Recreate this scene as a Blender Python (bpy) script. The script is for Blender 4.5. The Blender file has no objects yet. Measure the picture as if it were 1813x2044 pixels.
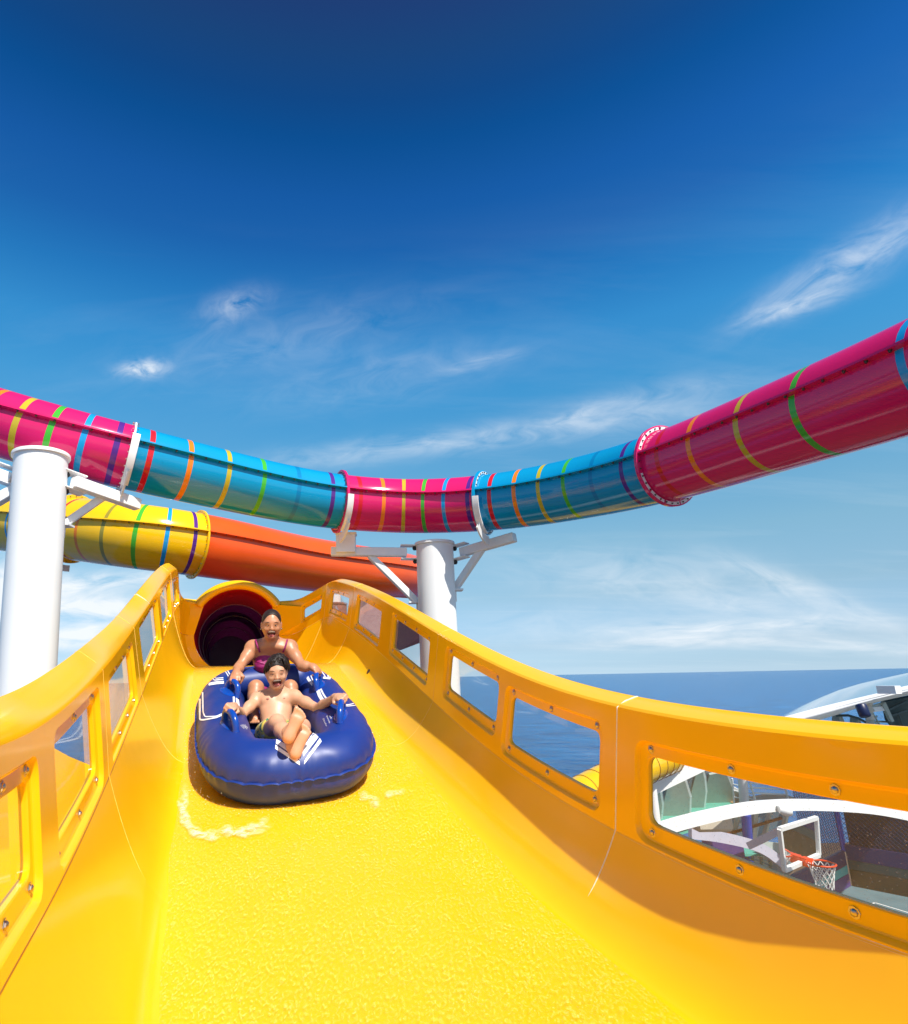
import bpy, bmesh, math, random
import numpy as np
from mathutils import Vector, Matrix
from mathutils.bvhtree import BVHTree

random.seed(7)
rng = np.random.default_rng(7)
SC = bpy.context.scene
COL = SC.collection
rad = math.radians

# ------------------------------------------------------------------ camera
FPX, PX0, PY0 = 1250.0, 760.0, 1022.0          # focal length and principal point for a 1813 x 2044 picture
PITCH, ROLL = rad(14.8324), rad(1.0906)
cp, sp, cr, sr = math.cos(PITCH), math.sin(PITCH), math.cos(ROLL), math.sin(ROLL)
AX_U = np.array([1., 0, 0]); AX_V = np.array([0, -sp, cp]); AX_F = np.array([0, cp, sp])
cam_d = bpy.data.cameras.new('camera')
cam = bpy.data.objects.new('camera', cam_d); COL.objects.link(cam)
cam_d.sensor_fit = 'HORIZONTAL'; cam_d.sensor_width = 36
cam_d.lens = 36 * FPX / 1813
cam_d.shift_x = (906.5 - PX0) / 1813
cam_d.clip_start = 0.02; cam_d.clip_end = 200000
rx = cr * AX_U - sr * AX_V; uy = sr * AX_U + cr * AX_V
cam.matrix_world = Matrix(((rx[0], uy[0], -AX_F[0], 0), (rx[1], uy[1], -AX_F[1], 0), (rx[2], uy[2], -AX_F[2], 0), (0, 0, 0, 1)))
SC.camera = cam
SC.cycles.diffuse_bounces = 9; SC.cycles.max_bounces = 14; SC.cycles.transparent_max_bounces = 12

def ray(px, py):
    dx, dy = px - PX0, py - PY0
    u = (dx * cr - dy * sr) / FPX; v = -(dx * sr + dy * cr) / FPX
    return AX_F + u * AX_U + v * AX_V
def at(px, py, d):
    return ray(px, py) * d
def hit_z(px, py, z):
    r = ray(px, py); return r * (z / r[2])

# ------------------------------------------------------------------ light
SUN_EL, SUN_AZ = 54.0, 31.0                     # azimuth to the right of straight behind the camera
to_sun = np.array([math.sin(rad(SUN_AZ)) * math.cos(rad(SUN_EL)), -math.cos(rad(SUN_AZ)) * math.cos(rad(SUN_EL)), math.sin(rad(SUN_EL))])
sl = bpy.data.lights.new('sun', 'SUN'); sl.energy = 4.6; sl.angle = rad(0.5); sl.color = (1, .955, .88)
so = bpy.data.objects.new('sun', sl); COL.objects.link(so)
so.rotation_euler = Vector(to_sun).to_track_quat('Z', 'Y').to_euler()
SC.view_settings.view_transform = 'Standard'; SC.view_settings.look = 'None'
SC.view_settings.exposure = 0.46; SC.view_settings.gamma = 1; SC.view_settings.use_curve_mapping = False

# ------------------------------------------------------------------ world
world = bpy.data.worlds.new('World'); SC.world = world; world.use_nodes = True
WN = world.node_tree; WN.nodes.clear()
def nd(tree, typ, **kw):
    n = tree.nodes.new(typ)
    for k, v in kw.items():
        if k.startswith('_'): n.inputs[int(k[1:])].default_value = v
        else: setattr(n, k, v)
    return n
def math_n(tree, op, a, b=None, c=None, clamp=False):
    n = tree.nodes.new('ShaderNodeMath'); n.operation = op; n.use_clamp = clamp
    for i, v in enumerate((a, b, c)):
        if v is None: continue
        if isinstance(v, (int, float)): n.inputs[i].default_value = v
        else: tree.links.new(v, n.inputs[i])
    return n.outputs[0]
def ramp(tree, fac, stops, interp='LINEAR'):
    n = tree.nodes.new('ShaderNodeValToRGB'); n.color_ramp.interpolation = interp
    el = n.color_ramp.elements
    while len(el) > 1: el.remove(el[-1])
    el[0].position = stops[0][0]; el[0].color = tuple(stops[0][1]) + (1,)
    for p, c in stops[1:]:
        e = el.new(p); e.color = tuple(c) + (1,)
    if fac is not None: tree.links.new(fac, n.inputs[0])
    return n.outputs[0]
def mixc(tree, fac, a, b, mode='MIX'):
    n = tree.nodes.new('ShaderNodeMix'); n.data_type = 'RGBA'; n.blend_type = mode
    for i, v in ((0, fac), (6, a), (7, b)):
        if isinstance(v, (int, float)): n.inputs[i].default_value = v
        elif isinstance(v, tuple): n.inputs[i].default_value = v + ((1,) if len(v) == 3 else ())
        else: tree.links.new(v, n.inputs[i])
    return n.outputs[2]

sky = nd(WN, 'ShaderNodeTexSky', sky_type='NISHITA', sun_disc=False, sun_elevation=rad(SUN_EL),
         sun_rotation=rad(180 - SUN_AZ), altitude=30, air_density=1.0, dust_density=0.6, ozone_density=2.0)
tc = nd(WN, 'ShaderNodeTexCoord')
DIRV = tc.outputs['Generated']
sep = nd(WN, 'ShaderNodeSeparateXYZ'); WN.links.new(DIRV, sep.inputs[0])
zpos = math_n(WN, 'MAXIMUM', sep.outputs[2], 0.0)
elev = math_n(WN, 'DIVIDE', math_n(WN, 'ARCSINE', zpos), math.pi / 2)
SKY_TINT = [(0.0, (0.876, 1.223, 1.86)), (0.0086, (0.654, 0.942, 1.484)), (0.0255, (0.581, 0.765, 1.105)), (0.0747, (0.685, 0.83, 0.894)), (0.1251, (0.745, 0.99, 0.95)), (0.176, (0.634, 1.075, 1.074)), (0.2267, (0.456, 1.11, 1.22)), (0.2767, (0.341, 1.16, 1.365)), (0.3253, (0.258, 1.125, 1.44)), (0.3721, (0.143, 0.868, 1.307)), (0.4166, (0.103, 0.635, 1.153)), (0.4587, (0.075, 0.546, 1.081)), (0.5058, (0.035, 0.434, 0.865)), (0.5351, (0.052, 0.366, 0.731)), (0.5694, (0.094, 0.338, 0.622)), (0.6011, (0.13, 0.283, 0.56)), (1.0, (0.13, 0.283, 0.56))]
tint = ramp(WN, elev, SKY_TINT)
# deep polarised blue away from the sun; tint lifted on the sun's side, behind the camera, to add fill light
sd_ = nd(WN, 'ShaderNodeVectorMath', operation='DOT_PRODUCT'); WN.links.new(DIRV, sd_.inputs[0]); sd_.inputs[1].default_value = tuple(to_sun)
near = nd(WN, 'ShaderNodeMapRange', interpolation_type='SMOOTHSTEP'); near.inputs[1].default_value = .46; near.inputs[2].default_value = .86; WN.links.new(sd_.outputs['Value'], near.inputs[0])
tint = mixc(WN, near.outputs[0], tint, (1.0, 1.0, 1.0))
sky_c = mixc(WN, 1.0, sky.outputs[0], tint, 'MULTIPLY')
# thin cirrus on a plane overhead
zz = math_n(WN, 'ADD', zpos, 0.10)
cmb = nd(WN, 'ShaderNodeCombineXYZ')
WN.links.new(math_n(WN, 'DIVIDE', sep.outputs[0], zz), cmb.inputs[0]); WN.links.new(math_n(WN, 'DIVIDE', sep.outputs[1], zz), cmb.inputs[1])
mp = nd(WN, 'ShaderNodeMapping'); mp.inputs['Rotation'].default_value = (0, 0, rad(-18)); mp.inputs['Scale'].default_value = (0.55, 2.6, 1)
WN.links.new(cmb.outputs[0], mp.inputs[0])
n1 = nd(WN, 'ShaderNodeTexNoise'); n1.inputs['Scale'].default_value = 1.3; n1.inputs['Detail'].default_value = 9; n1.inputs['Roughness'].default_value = .6; n1.inputs['Distortion'].default_value = .6
WN.links.new(mp.outputs[0], n1.inputs['Vector'])
veil = ramp(WN, n1.outputs[0], [(0.50, (0, 0, 0)), (0.78, (1, 1, 1))])
fade = ramp(WN, elev, [(0.0, (.10,) * 3), (0.12, (.10,) * 3), (.30, (.07,) * 3), (.45, (0.0,) * 3)])
veil = math_n(WN, 'MULTIPLY', veil, fade)
# single wisps, each with its own place in the sky
n2 = nd(WN, 'ShaderNodeTexNoise'); n2.inputs['Scale'].default_value = 1.0; n2.inputs['Detail'].default_value = 8; n2.inputs['Roughness'].default_value = .62; n2.inputs['Distortion'].default_value = .9
def dotn(v):
    n = nd(WN, 'ShaderNodeVectorMath', operation='DOT_PRODUCT'); WN.links.new(DIRV, n.inputs[0]); n.inputs[1].default_value = tuple(v); return n.outputs['Value']
WISPS = [(975, 872, 520, 26, 7, .42), (1700, 520, 180, 38, 30, .52), (1590, 610, 90, 20, 18, .5), (285, 736, 42, 16, 4, .9), (468, 612, 60, 26, 18, .42),
         (560, 680, 300, 60, 12, .14), (760, 752, 240, 50, 10, .18), (960, 722, 90, 12, 14, .22), (1150, 828, 60, 13, 18, .35), (1290, 795, 200, 30, 10, .25),
         (1260, 1150, 240, 50, -4, .35), (1500, 1215, 240, 36, -10, .45), (1450, 1252, 240, 16, 2, .8), (1640, 1288, 240, 14, -3, .6), (1330, 1282, 160, 14, 2, .7), (1600, 1180, 160, 26, -22, .5), (1120, 1250, 220, 40, 3, .25),
         (185, 1216, 160, 30, 4, 1.6), (180, 1165, 170, 22, 7, 1.2), (140, 1278, 120, 22, 2, 1.3), (-10, 1190, 100, 70, 5, 1.5), (190, 1255, 120, 12, 5, .9)]
tot = veil
for i, (wx, wy, hl, hw, ang, st) in enumerate(WISPS):
    c = ray(wx, wy); L = np.linalg.norm(c); c = c / L
    a = rad(ang)
    e1 = math.cos(a) * rx + math.sin(a) * uy; e1 = e1 - c * e1.dot(c); e1 /= np.linalg.norm(e1); e2 = np.cross(c, e1)
    ah, aw = hl / FPX / L, hw / FPX / L
    d1 = math_n(WN, 'MULTIPLY', dotn(e1), 1 / ah); d2 = math_n(WN, 'MULTIPLY', dotn(e2), 1 / aw); dc = dotn(c)
    cb = nd(WN, 'ShaderNodeCombineXYZ'); WN.links.new(d1, cb.inputs[0]); WN.links.new(d2, cb.inputs[1]); cb.inputs[2].default_value = i * 3.7
    mpp = nd(WN, 'ShaderNodeMapping'); mpp.inputs['Scale'].default_value = (max(1.0, hl / 130), max(.6, hw / 55), 1); WN.links.new(cb.outputs[0], mpp.inputs[0])
    nn = nd(WN, 'ShaderNodeTexNoise'); nn.inputs['Scale'].default_value = 1.1; nn.inputs['Detail'].default_value = 7; nn.inputs['Roughness'].default_value = .6; nn.inputs['Distortion'].default_value = .8
    WN.links.new(mpp.outputs[0], nn.inputs['Vector'])
    r2 = math_n(WN, 'ADD', math_n(WN, 'MULTIPLY', d1, d1), math_n(WN, 'MULTIPLY', d2, d2))
    g = math_n(WN, 'EXPONENT', math_n(WN, 'MULTIPLY', r2, -1.1))
    g = math_n(WN, 'MULTIPLY', g, math_n(WN, 'GREATER_THAN', dc, 0.2))
    nz = math_n(WN, 'MULTIPLY_ADD', nn.outputs[0], 2.6, -0.75, clamp=True)
    tot = math_n(WN, 'ADD', tot, math_n(WN, 'MULTIPLY', math_n(WN, 'MULTIPLY', g, nz), st))
tot = math_n(WN, 'MINIMUM', tot, 0.92)
CLOUD = (7.0, 7.3, 7.6)
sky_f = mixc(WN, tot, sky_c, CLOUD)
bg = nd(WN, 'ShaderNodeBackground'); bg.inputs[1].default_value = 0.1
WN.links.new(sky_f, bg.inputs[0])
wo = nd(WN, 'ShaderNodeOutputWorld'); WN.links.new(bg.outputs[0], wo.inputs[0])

# ------------------------------------------------------------------ materials
def new_mat(name):
    m = bpy.data.materials.new(name); m.use_nodes = True
    t = m.node_tree; b = t.nodes['Principled BSDF']; return m, t, b
def objco(t, scale):
    c = t.nodes.new('ShaderNodeTexCoord'); mp = t.nodes.new('ShaderNodeMapping'); mp.inputs['Scale'].default_value = scale if isinstance(scale, tuple) else (scale,) * 3
    t.links.new(c.outputs['Object'], mp.inputs[0]); return mp.outputs[0]
def noise(t, vec, scale=1., detail=4, rough=.55, dist=0.):
    n = t.nodes.new('ShaderNodeTexNoise'); n.inputs['Scale'].default_value = scale; n.inputs['Detail'].default_value = detail; n.inputs['Roughness'].default_value = rough; n.inputs['Distortion'].default_value = dist
    t.links.new(vec, n.inputs['Vector']); return n.outputs[0]
def bump(t, b, h, strength, dist=.01):
    n = t.nodes.new('ShaderNodeBump'); n.inputs['Strength'].default_value = strength; n.inputs['Distance'].default_value = dist
    t.links.new(h, n.inputs['Height'])
    if b is not None: t.links.new(n.outputs[0], b.inputs['Normal'])
    return n.outputs[0]
def paint(name, col, rough=.35, var=.08, coat=0., metallic=0., nscale=6., bmp=0., bscale=60., spec=.5):
    m, t, b = new_mat(name)
    v = objco(t, 1.)
    n = noise(t, v, nscale, 5)
    c2 = tuple(max(0, c * (1 - var)) for c in col); c1 = tuple(min(1, c * (1 + var * .6)) for c in col)
    t.links.new(ramp(t, n, [(.3, c2), (.7, c1)]), b.inputs['Base Color'])
    r = t.nodes.new('ShaderNodeMapRange'); r.inputs[1].default_value = .3; r.inputs[2].default_value = .7; r.inputs[3].default_value = rough * .85; r.inputs[4].default_value = rough * 1.2
    t.links.new(noise(t, v, nscale * 2.3, 6), r.inputs[0]); t.links.new(r.outputs[0], b.inputs['Roughness'])
    b.inputs['Metallic'].default_value = metallic; b.inputs['Coat Weight'].default_value = coat; b.inputs['Coat Roughness'].default_value = .06
    b.inputs['Specular IOR Level'].default_value = spec
    if bmp: bump(t, b, noise(t, v, bscale, 4), bmp, .003)
    return m
YEL = (.89, .475, .004)
def gelcoat(name, col, rough=.2, var=.04):
    m, t, b = new_mat(name)
    v = objco(t, 1.)
    n = noise(t, v, 2.2, 5)
    t.links.new(ramp(t, n, [(.3, tuple(c * (1 - var) for c in col)), (.7, tuple(min(1, c * (1 + var)) for c in col))]), b.inputs['Base Color'])
    r = t.nodes.new('ShaderNodeMapRange'); r.inputs[1].default_value = .35; r.inputs[2].default_value = .65; r.inputs[3].default_value = rough * .9; r.inputs[4].default_value = rough * 1.15
    t.links.new(noise(t, v, 5, 6, .65), r.inputs[0]); t.links.new(r.outputs[0], b.inputs['Roughness'])
    bump(t, b, noise(t, objco(t, (1.5, 1.5, 1.5)), 1.2, 1), .06, .02)
    return m
M = {}
M['yellow'] = gelcoat('yellow_gelcoat', YEL, .14, .03); M['yellow'].node_tree.nodes['Principled BSDF'].inputs['Specular IOR Level'].default_value = .36
M['tube_yellow'] = gelcoat('tube_yellow_gelcoat', (.88, .50, .004), .12)
M['orange'] = gelcoat('orange_gelcoat', (.82, .095, .006), .22)
M['pink'] = gelcoat('pink_gelcoat', (.66, .011, .125), .12)
M['teal'] = gelcoat('teal_gelcoat', (.003, .28, .52), .12)
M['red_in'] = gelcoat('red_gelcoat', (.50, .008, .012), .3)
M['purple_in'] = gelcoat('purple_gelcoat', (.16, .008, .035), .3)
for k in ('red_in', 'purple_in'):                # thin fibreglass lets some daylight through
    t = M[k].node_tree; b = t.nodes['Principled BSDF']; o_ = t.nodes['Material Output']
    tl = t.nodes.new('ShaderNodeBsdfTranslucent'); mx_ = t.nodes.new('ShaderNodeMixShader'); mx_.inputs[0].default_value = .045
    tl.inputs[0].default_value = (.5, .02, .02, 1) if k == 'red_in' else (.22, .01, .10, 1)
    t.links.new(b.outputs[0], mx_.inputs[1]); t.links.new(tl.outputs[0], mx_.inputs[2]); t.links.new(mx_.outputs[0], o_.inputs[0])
for k, c in dict(s_red=(.62, .012, .02), s_orange=(.85, .21, .01), s_olive=(.52, .40, .02), s_green=(.06, .42, .03), s_blue=(.01, .30, .62), s_purple=(.09, .02, .22), s_teal2=(.003, .20, .42), s_brown=(.30, .25, .03)).items():
    M[k] = gelcoat(k[2:] + '_stripe', c, .12)
M['white'] = paint('white_steel_paint', (.83, .83, .81), .45, .05, nscale=1.2)
M['white_beam'] = paint('white_beam_paint', (.84, .84, .82), .4, .05)
M['rubber'] = paint('black_rubber', (.02, .02, .022), .6)
M['steel'] = paint('stainless_bolt', (.52, .44, .36), .28, .1, metallic=1.)
M['bolt_dark'] = paint('dark_bolt', (.10, .07, .05), .4, .1, metallic=.6)
M['caulk'] = paint('white_sealant', (.82, .74, .58), .6)
M['caulk_y'] = paint('yellow_sealant', (.86, .52, .10), .5)
M['groove'] = paint('dark_joint', (.36, .13, .004), .5)
M['skin'] = None
def clear_pane(name, tint, dirt, drops=True):
    m, t, b = new_mat(name)
    t.nodes.remove(b); out = t.nodes['Material Output']
    tr = t.nodes.new('ShaderNodeBsdfTransparent'); tr.inputs[0].default_value = tint + (1,)
    gl = t.nodes.new('ShaderNodeBsdfGlossy'); gl.inputs['Roughness'].default_value = .04
    fr = t.nodes.new('ShaderNodeFresnel'); fr.inputs[0].default_value = 1.5
    mx = t.nodes.new('ShaderNodeMixShader'); t.links.new(fr.outputs[0], mx.inputs[0]); t.links.new(tr.outputs[0], mx.inputs[1]); t.links.new(gl.outputs[0], mx.inputs[2])
    df = t.nodes.new('ShaderNodeBsdfDiffuse'); df.inputs[0].default_value = (.75, .72, .66, 1)
    tl = t.nodes.new('ShaderNodeBsdfTranslucent'); tl.inputs[0].default_value = (.75, .72, .66, 1)
    ad = t.nodes.new('ShaderNodeMixShader'); ad.inputs[0].default_value = .5; t.links.new(df.outputs[0], ad.inputs[1]); t.links.new(tl.outputs[0], ad.inputs[2])
    co = objco(t, 1.)
    n = noise(t, co, 4, 5)
    dfac = math_n(t, 'MULTIPLY', n, dirt * 2)
    if drops:
        for sc_, th, keep in ((55, .15, .35), (110, .20, .4)):
            vo = t.nodes.new('ShaderNodeTexVoronoi'); vo.inputs['Scale'].default_value = sc_; t.links.new(co, vo.inputs['Vector'])
            ms = math_n(t, 'LESS_THAN', vo.outputs['Distance'], th)
            sp_ = nd(t, 'ShaderNodeSeparateXYZ'); t.links.new(vo.outputs['Color'], sp_.inputs[0])
            ms = math_n(t, 'MULTIPLY', ms, math_n(t, 'LESS_THAN', sp_.outputs[0], keep))
            dfac = math_n(t, 'ADD', dfac, math_n(t, 'MULTIPLY', ms, .24), clamp=True)
    m2 = t.nodes.new('ShaderNodeMixShader'); t.links.new(dfac, m2.inputs[0]); t.links.new(mx.outputs[0], m2.inputs[1]); t.links.new(ad.outputs[0], m2.inputs[2])
    t.links.new(m2.outputs[0], out.inputs[0])
    return m
M['pane'] = clear_pane('acrylic_pane', (.93, .94, .92), .035)
M['tinted'] = clear_pane('tinted_windscreen', (.42, .36, .27), .04, False)

# ------------------------------------------------------------------ mesh helpers
ORI = {}
def tag(o, label=None, cat=None, group=None, kind=None):
    if label: o['label'] = label
    if cat: o['category'] = cat
    if group: o['group'] = group
    if kind: o['kind'] = kind
    return o
def empty(name, loc, label, cat, group=None):
    o = bpy.data.objects.new(name, None); COL.objects.link(o); o.location = tuple(loc); o.empty_display_size = .1
    ORI[o] = np.array(loc, float); return tag(o, label, cat, group)
def origin(p):
    while p is not None:
        if p in ORI: return ORI[p]
        p = p.parent
    return np.zeros(3)
def mk(name, V, F, mat, parent=None, smooth=40, fm=None):
    V = np.asarray(V, float).reshape(-1, 3) - origin(parent)
    me = bpy.data.meshes.new(name); me.from_pydata(V.tolist(), [], [tuple(int(i) for i in f) for f in F])
    for m in (mat if isinstance(mat, (list, tuple)) else [mat]): me.materials.append(m)
    if fm is not None: me.polygons.foreach_set('material_index', np.asarray(fm, np.int32))
    if smooth:
        me.polygons.foreach_set('use_smooth', [True] * len(me.polygons))
        if smooth < 180: me.set_sharp_from_angle(angle=rad(smooth))
    me.update()
    o = bpy.data.objects.new(name, me); COL.objects.link(o)
    if parent is not None: o.parent = parent
    return o
def inst(o, name, M4, parent):
    c = bpy.data.objects.new(name, o if isinstance(o, bpy.types.Mesh) else o.data); COL.objects.link(c)
    c.parent = parent; m = M4.copy(); m.translation = m.translation - Vector(origin(parent)); c.matrix_local = m; return c
class MB:
    def __init__(s): s.V = []; s.F = []; s.fm = []
    def add(s, V, F, m=0):
        o = len(s.V); s.V.extend([tuple(v) for v in V]); s.F.extend([tuple(i + o for i in f) for f in F]); s.fm.extend([m] * len(F)); return s
    def grid(s, P, m=0, flip=False, closed=False):
        P = np.asarray(P); r, c = P.shape[:2]; F = []
        for i in range(r - 1):
            for j in range(c if closed else c - 1):
                k = (j + 1) % c
                q = (i * c + j, i * c + k, (i + 1) * c + k, (i + 1) * c + j); F.append(q[::-1] if flip else q)
        return s.add(P.reshape(-1, 3), F, m)
    def box(s, c, ex, ey, ez, m=0, bev=0.):
        c, ex, ey, ez = (np.asarray(a, float) for a in (c, ex, ey, ez))
        if bev:
            bm = bmesh.new(); bmesh.ops.create_cube(bm, size=2)
            L = [np.linalg.norm(a) for a in (ex, ey, ez)]
            for v in bm.verts: v.co = Vector((v.co.x * L[0], v.co.y * L[1], v.co.z * L[2]))
            bmesh.ops.bevel(bm, geom=list(bm.edges), offset=bev, segments=1, affect='EDGES', profile=.5)
            bm.verts.index_update()
            V = [c + ex / L[0] * v.co.x + ey / L[1] * v.co.y + ez / L[2] * v.co.z for v in bm.verts]
            F = [[v.index for v in f.verts] for f in bm.faces]; bm.free(); return s.add(V, F, m)
        V = [c + a * ex + b * ey + d * ez for a in (-1, 1) for b in (-1, 1) for d in (-1, 1)]
        F = [(0, 1, 3, 2), (4, 6, 7, 5), (0, 4, 5, 1), (2, 3, 7, 6), (0, 2, 6, 4), (1, 5, 7, 3)]
        return s.add(V, F, m)
    def beam(s, a, b, w, h, up=(0, 0, 1), m=0, bev=0.):
        a, b = np.asarray(a, float), np.asarray(b, float); d = b - a; L = np.linalg.norm(d); d /= L
        x = np.cross(d, up); x /= np.linalg.norm(x); z = np.cross(x, d)
        return s.box((a + b) / 2, d * L / 2, x * w / 2, z * h / 2, m, bev)
    def tube(s, P, r, n=10, m=0, cap=True):
        P = np.asarray(P, float); k = len(P); r = np.broadcast_to(np.asarray(r, float), (k,))
        T = np.gradient(P, axis=0); T /= np.linalg.norm(T, axis=1)[:, None] + 1e-12
        u = np.cross(T[0], (0, 0, 1) if abs(T[0][2]) < .9 else (1, 0, 0)); u /= np.linalg.norm(u); R = []
        for i in range(k):
            u = u - T[i] * u.dot(T[i]); u /= np.linalg.norm(u); w = np.cross(T[i], u)
            R.append([P[i] + r[i] * (math.cos(a) * u + math.sin(a) * w) for a in np.linspace(0, 2 * math.pi, n, endpoint=False)])
        o = len(s.V); s.grid(np.array(R), m, closed=True)
        if cap:
            s.F.append(tuple(o + j for j in range(n))[::-1]); s.F.append(tuple(o + (k - 1) * n + j for j in range(n))); s.fm += [m, m]
        return s
    def lathe(s, prof, n, base, axis, m=0, x=None):
        axis = np.asarray(axis, float); axis = axis / np.linalg.norm(axis)
        u = np.cross(axis, (0, 0, 1) if abs(axis[2]) < .9 else (1, 0, 0)) if x is None else np.asarray(x, float); u /= np.linalg.norm(u); w = np.cross(axis, u)
        P = [[np.asarray(base) + axis * h + r * (math.cos(a) * u + math.sin(a) * w) for a in np.linspace(0, 2 * math.pi, n, endpoint=False)] for r, h in prof]
        return s.grid(np.array(P), m, closed=True, flip=True)
    def ell(s, c, A, m=0, nu=12, nv=8):
        A = np.asarray(A); P = [[np.asarray(c) + A @ np.array([math.sin(t) * math.cos(a), math.sin(t) * math.sin(a), math.cos(t)]) for a in np.linspace(0, 2 * math.pi, nu, endpoint=False)] for t in np.linspace(.02, math.pi - .02, nv)]
        return s.grid(np.array(P), m, closed=True, flip=True)
    def obj(s, name, mat, parent=None, smooth=40): return mk(name, s.V, s.F, mat, parent, smooth, s.fm if isinstance(mat, (list, tuple)) else None)
def natspline(Y, V):
    Y = np.asarray(Y, float); V = np.asarray(V, float); n = len(Y); h = np.diff(Y); A = np.zeros((n, n)); b = np.zeros((n,) + V.shape[1:]); A[0, 0] = A[-1, -1] = 1
    for i in range(1, n - 1):
        A[i, i - 1] = h[i - 1]; A[i, i] = 2 * (h[i - 1] + h[i]); A[i, i + 1] = h[i]; b[i] = 6 * ((V[i + 1] - V[i]) / h[i] - (V[i] - V[i - 1]) / h[i - 1])
    mm = np.linalg.solve(A, b)
    def f(q):
        i = min(max(int(np.searchsorted(Y, q)) - 1, 0), n - 2); hh = h[i]; qc = min(max(q, Y[0]), Y[-1])
        t0, t1 = Y[i + 1] - qc, qc - Y[i]
        v = mm[i] * t0 ** 3 / (6 * hh) + mm[i + 1] * t1 ** 3 / (6 * hh) + (V[i] / hh - mm[i] * hh / 6) * t0 + (V[i + 1] / hh - mm[i + 1] * hh / 6) * t1
        d = -mm[i] * t0 ** 2 / (2 * hh) + mm[i + 1] * t1 ** 2 / (2 * hh) - (V[i] / hh - mm[i] * hh / 6) + (V[i + 1] / hh - mm[i + 1] * hh / 6)
        return v + d * (q - qc), d
    return f
def nrm(v): v = np.asarray(v, float); return v / np.linalg.norm(v)
def smst(x): x = min(max(x, 0.), 1.); return x * x * (3 - 2 * x)
# ------------------------------------------------------------------ sea and ship deck
m, t, b = new_mat('sea_water')
b.inputs['Base Color'].default_value = (.006, .055, .12, 1); b.inputs['Roughness'].default_value = .22; b.inputs['IOR'].default_value = 1.33
co = nd(t, 'ShaderNodeTexCoord').outputs['Object']
w1 = noise(t, co, .10, 6, .6, .4); w2 = noise(t, co, .9, 5, .6)
hs = math_n(t, 'ADD', math_n(t, 'MULTIPLY', w1, 1.4), math_n(t, 'MULTIPLY', w2, .35))
bump(t, b, hs, .8, 1.6)
big = noise(t, objco(t, (1, 2.2, 1)), .035, 9, .72)
t.links.new(ramp(t, big, [(.32, (.001, .045, .15)), (.5, (.002, .09, .26)), (.68, (.008, .16, .38))]), b.inputs['Base Color'])
R_ = 60000
ang = np.linspace(0, 2 * math.pi, 64, endpoint=False)
V = [(0, 0, -32)]; F = []
rings = [30, 80, 200, 600, 2000, 8000, 25000, R_]
for r in rings: V += [(r * math.cos(a), r * math.sin(a), -32) for a in ang]
for j in range(64): F.append((0, 1 + j, 1 + (j + 1) % 64))
for i in range(len(rings) - 1):
    for j in range(64):
        k = (j + 1) % 64; F.append((1 + i * 64 + j, 1 + (i + 1) * 64 + j, 1 + (i + 1) * 64 + k, 1 + i * 64 + k))
tag(mk('sea', V, F, m, None, 0), 'deep blue open sea reaching the horizon', 'sea', kind='structure')

# ------------------------------------------------------------------ the open slide: one surface, evaluated from stations along its run
fx = natspline([-.2, 1., 2.2, 3.6, 5.2, 7., 9., 11.], [1.4878, .5723, .1052, -.307, -.7546, -1.2448, -1.7936, -2.2965])
fz = natspline([-.2, 1., 2.2, 3.6, 5.2, 7., 9., 11.], [-1.02, -1.0521, -1.0499, -.8394, -.4431, .0911, .5505, .8556])
fb = natspline([-.2, 1., 2.2, 3.6, 5.2, 7., 9., 11.], [.0096, .0204, .0396, .0185, .0626, .0265, .0107, -.0273])
B1 = 1.10; B0 = 1.215; BG = 1.055; FA = .755
H1 = {-1: .973, 1: .831}; H0 = {-1: 1.069, 1: .873}; HG = {-1: .503, 1: .325}
MOUTH = at(474, 1260.6, 9.98); MOUTH_R = .675
YM = float(MOUTH[1])
z67 = fz(6.7)[0]
_fc = {}
def frame(y):
    k = round(y, 5)
    if k in _fc: return _fc[k]
    x, dx = fx(y); z, dz = fz(y); bk = fb(y)[0]
    if y < -.2: dz = 0.0; z = fz(-.2)[0]
    T = nrm((dx, 1, dz)); R = nrm((T[1], -T[0], 0)); U = np.cross(R, T)
    R2 = R * math.cos(bk) + U * math.sin(bk); U2 = -R * math.sin(bk) + U * math.cos(bk)
    C = np.array([x, y, z]); Cf = C.copy()
    if y > 6.7:
        a = min((y - 6.7) / 1.1, 1.); zf = z67 + .29 * 1.1 * (a - a ** 3 + a ** 4 / 2)
        if y > 7.8: zf += (MOUTH[2] - MOUTH_R + .012 - zf) * smst((y - 7.8) / (YM - 7.8))
        Cf[2] = zf; Cf[0] += (MOUTH[0] - fx(YM)[0]) * smst((y - 8.) / (YM - 8.))
        k2 = smst((y - 6.9) / 1.2); T2 = nrm((dx, 1, dz * (1 - k2))); Uf = nrm(np.cross(nrm((T2[1], -T2[0], 0)), T2))
    else: Uf = U2
    e = min(max((y - 8.95) / (YM - 8.95), 0), 1); wl = 1 - math.sqrt(max(0, 1 - e * e)); wh = smst(e)
    r = (C, T, R2, U2, Cf, Uf, wl, wh); _fc[k] = r; return r
def lerp(a, b, t): return a + (b - a) * t
def P_wall(s, y, t, n=0.):
    """t 0 at the groove, 1 at the crease under the rim; n pushes outwards"""
    C, T, R2, U2, Cf, Uf, wl, wh = frame(y)
    a = C + R2 * (s * (lerp(BG, B1, t) + n)) + U2 * lerp(HG[s], H1[s], t)
    if wh > 0:
        lat = lerp(lerp(BG, .664, wl), lerp(B1, .53, wl), t)
        b = Cf + R2 * s * (lat + n) + Uf * lerp(.60, 1.10, t)
        a = C + R2 * s * (lat + n) + U2 * lerp(HG[s], H1[s], t)
        a = lerp(a, b, wh)
    return a
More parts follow.
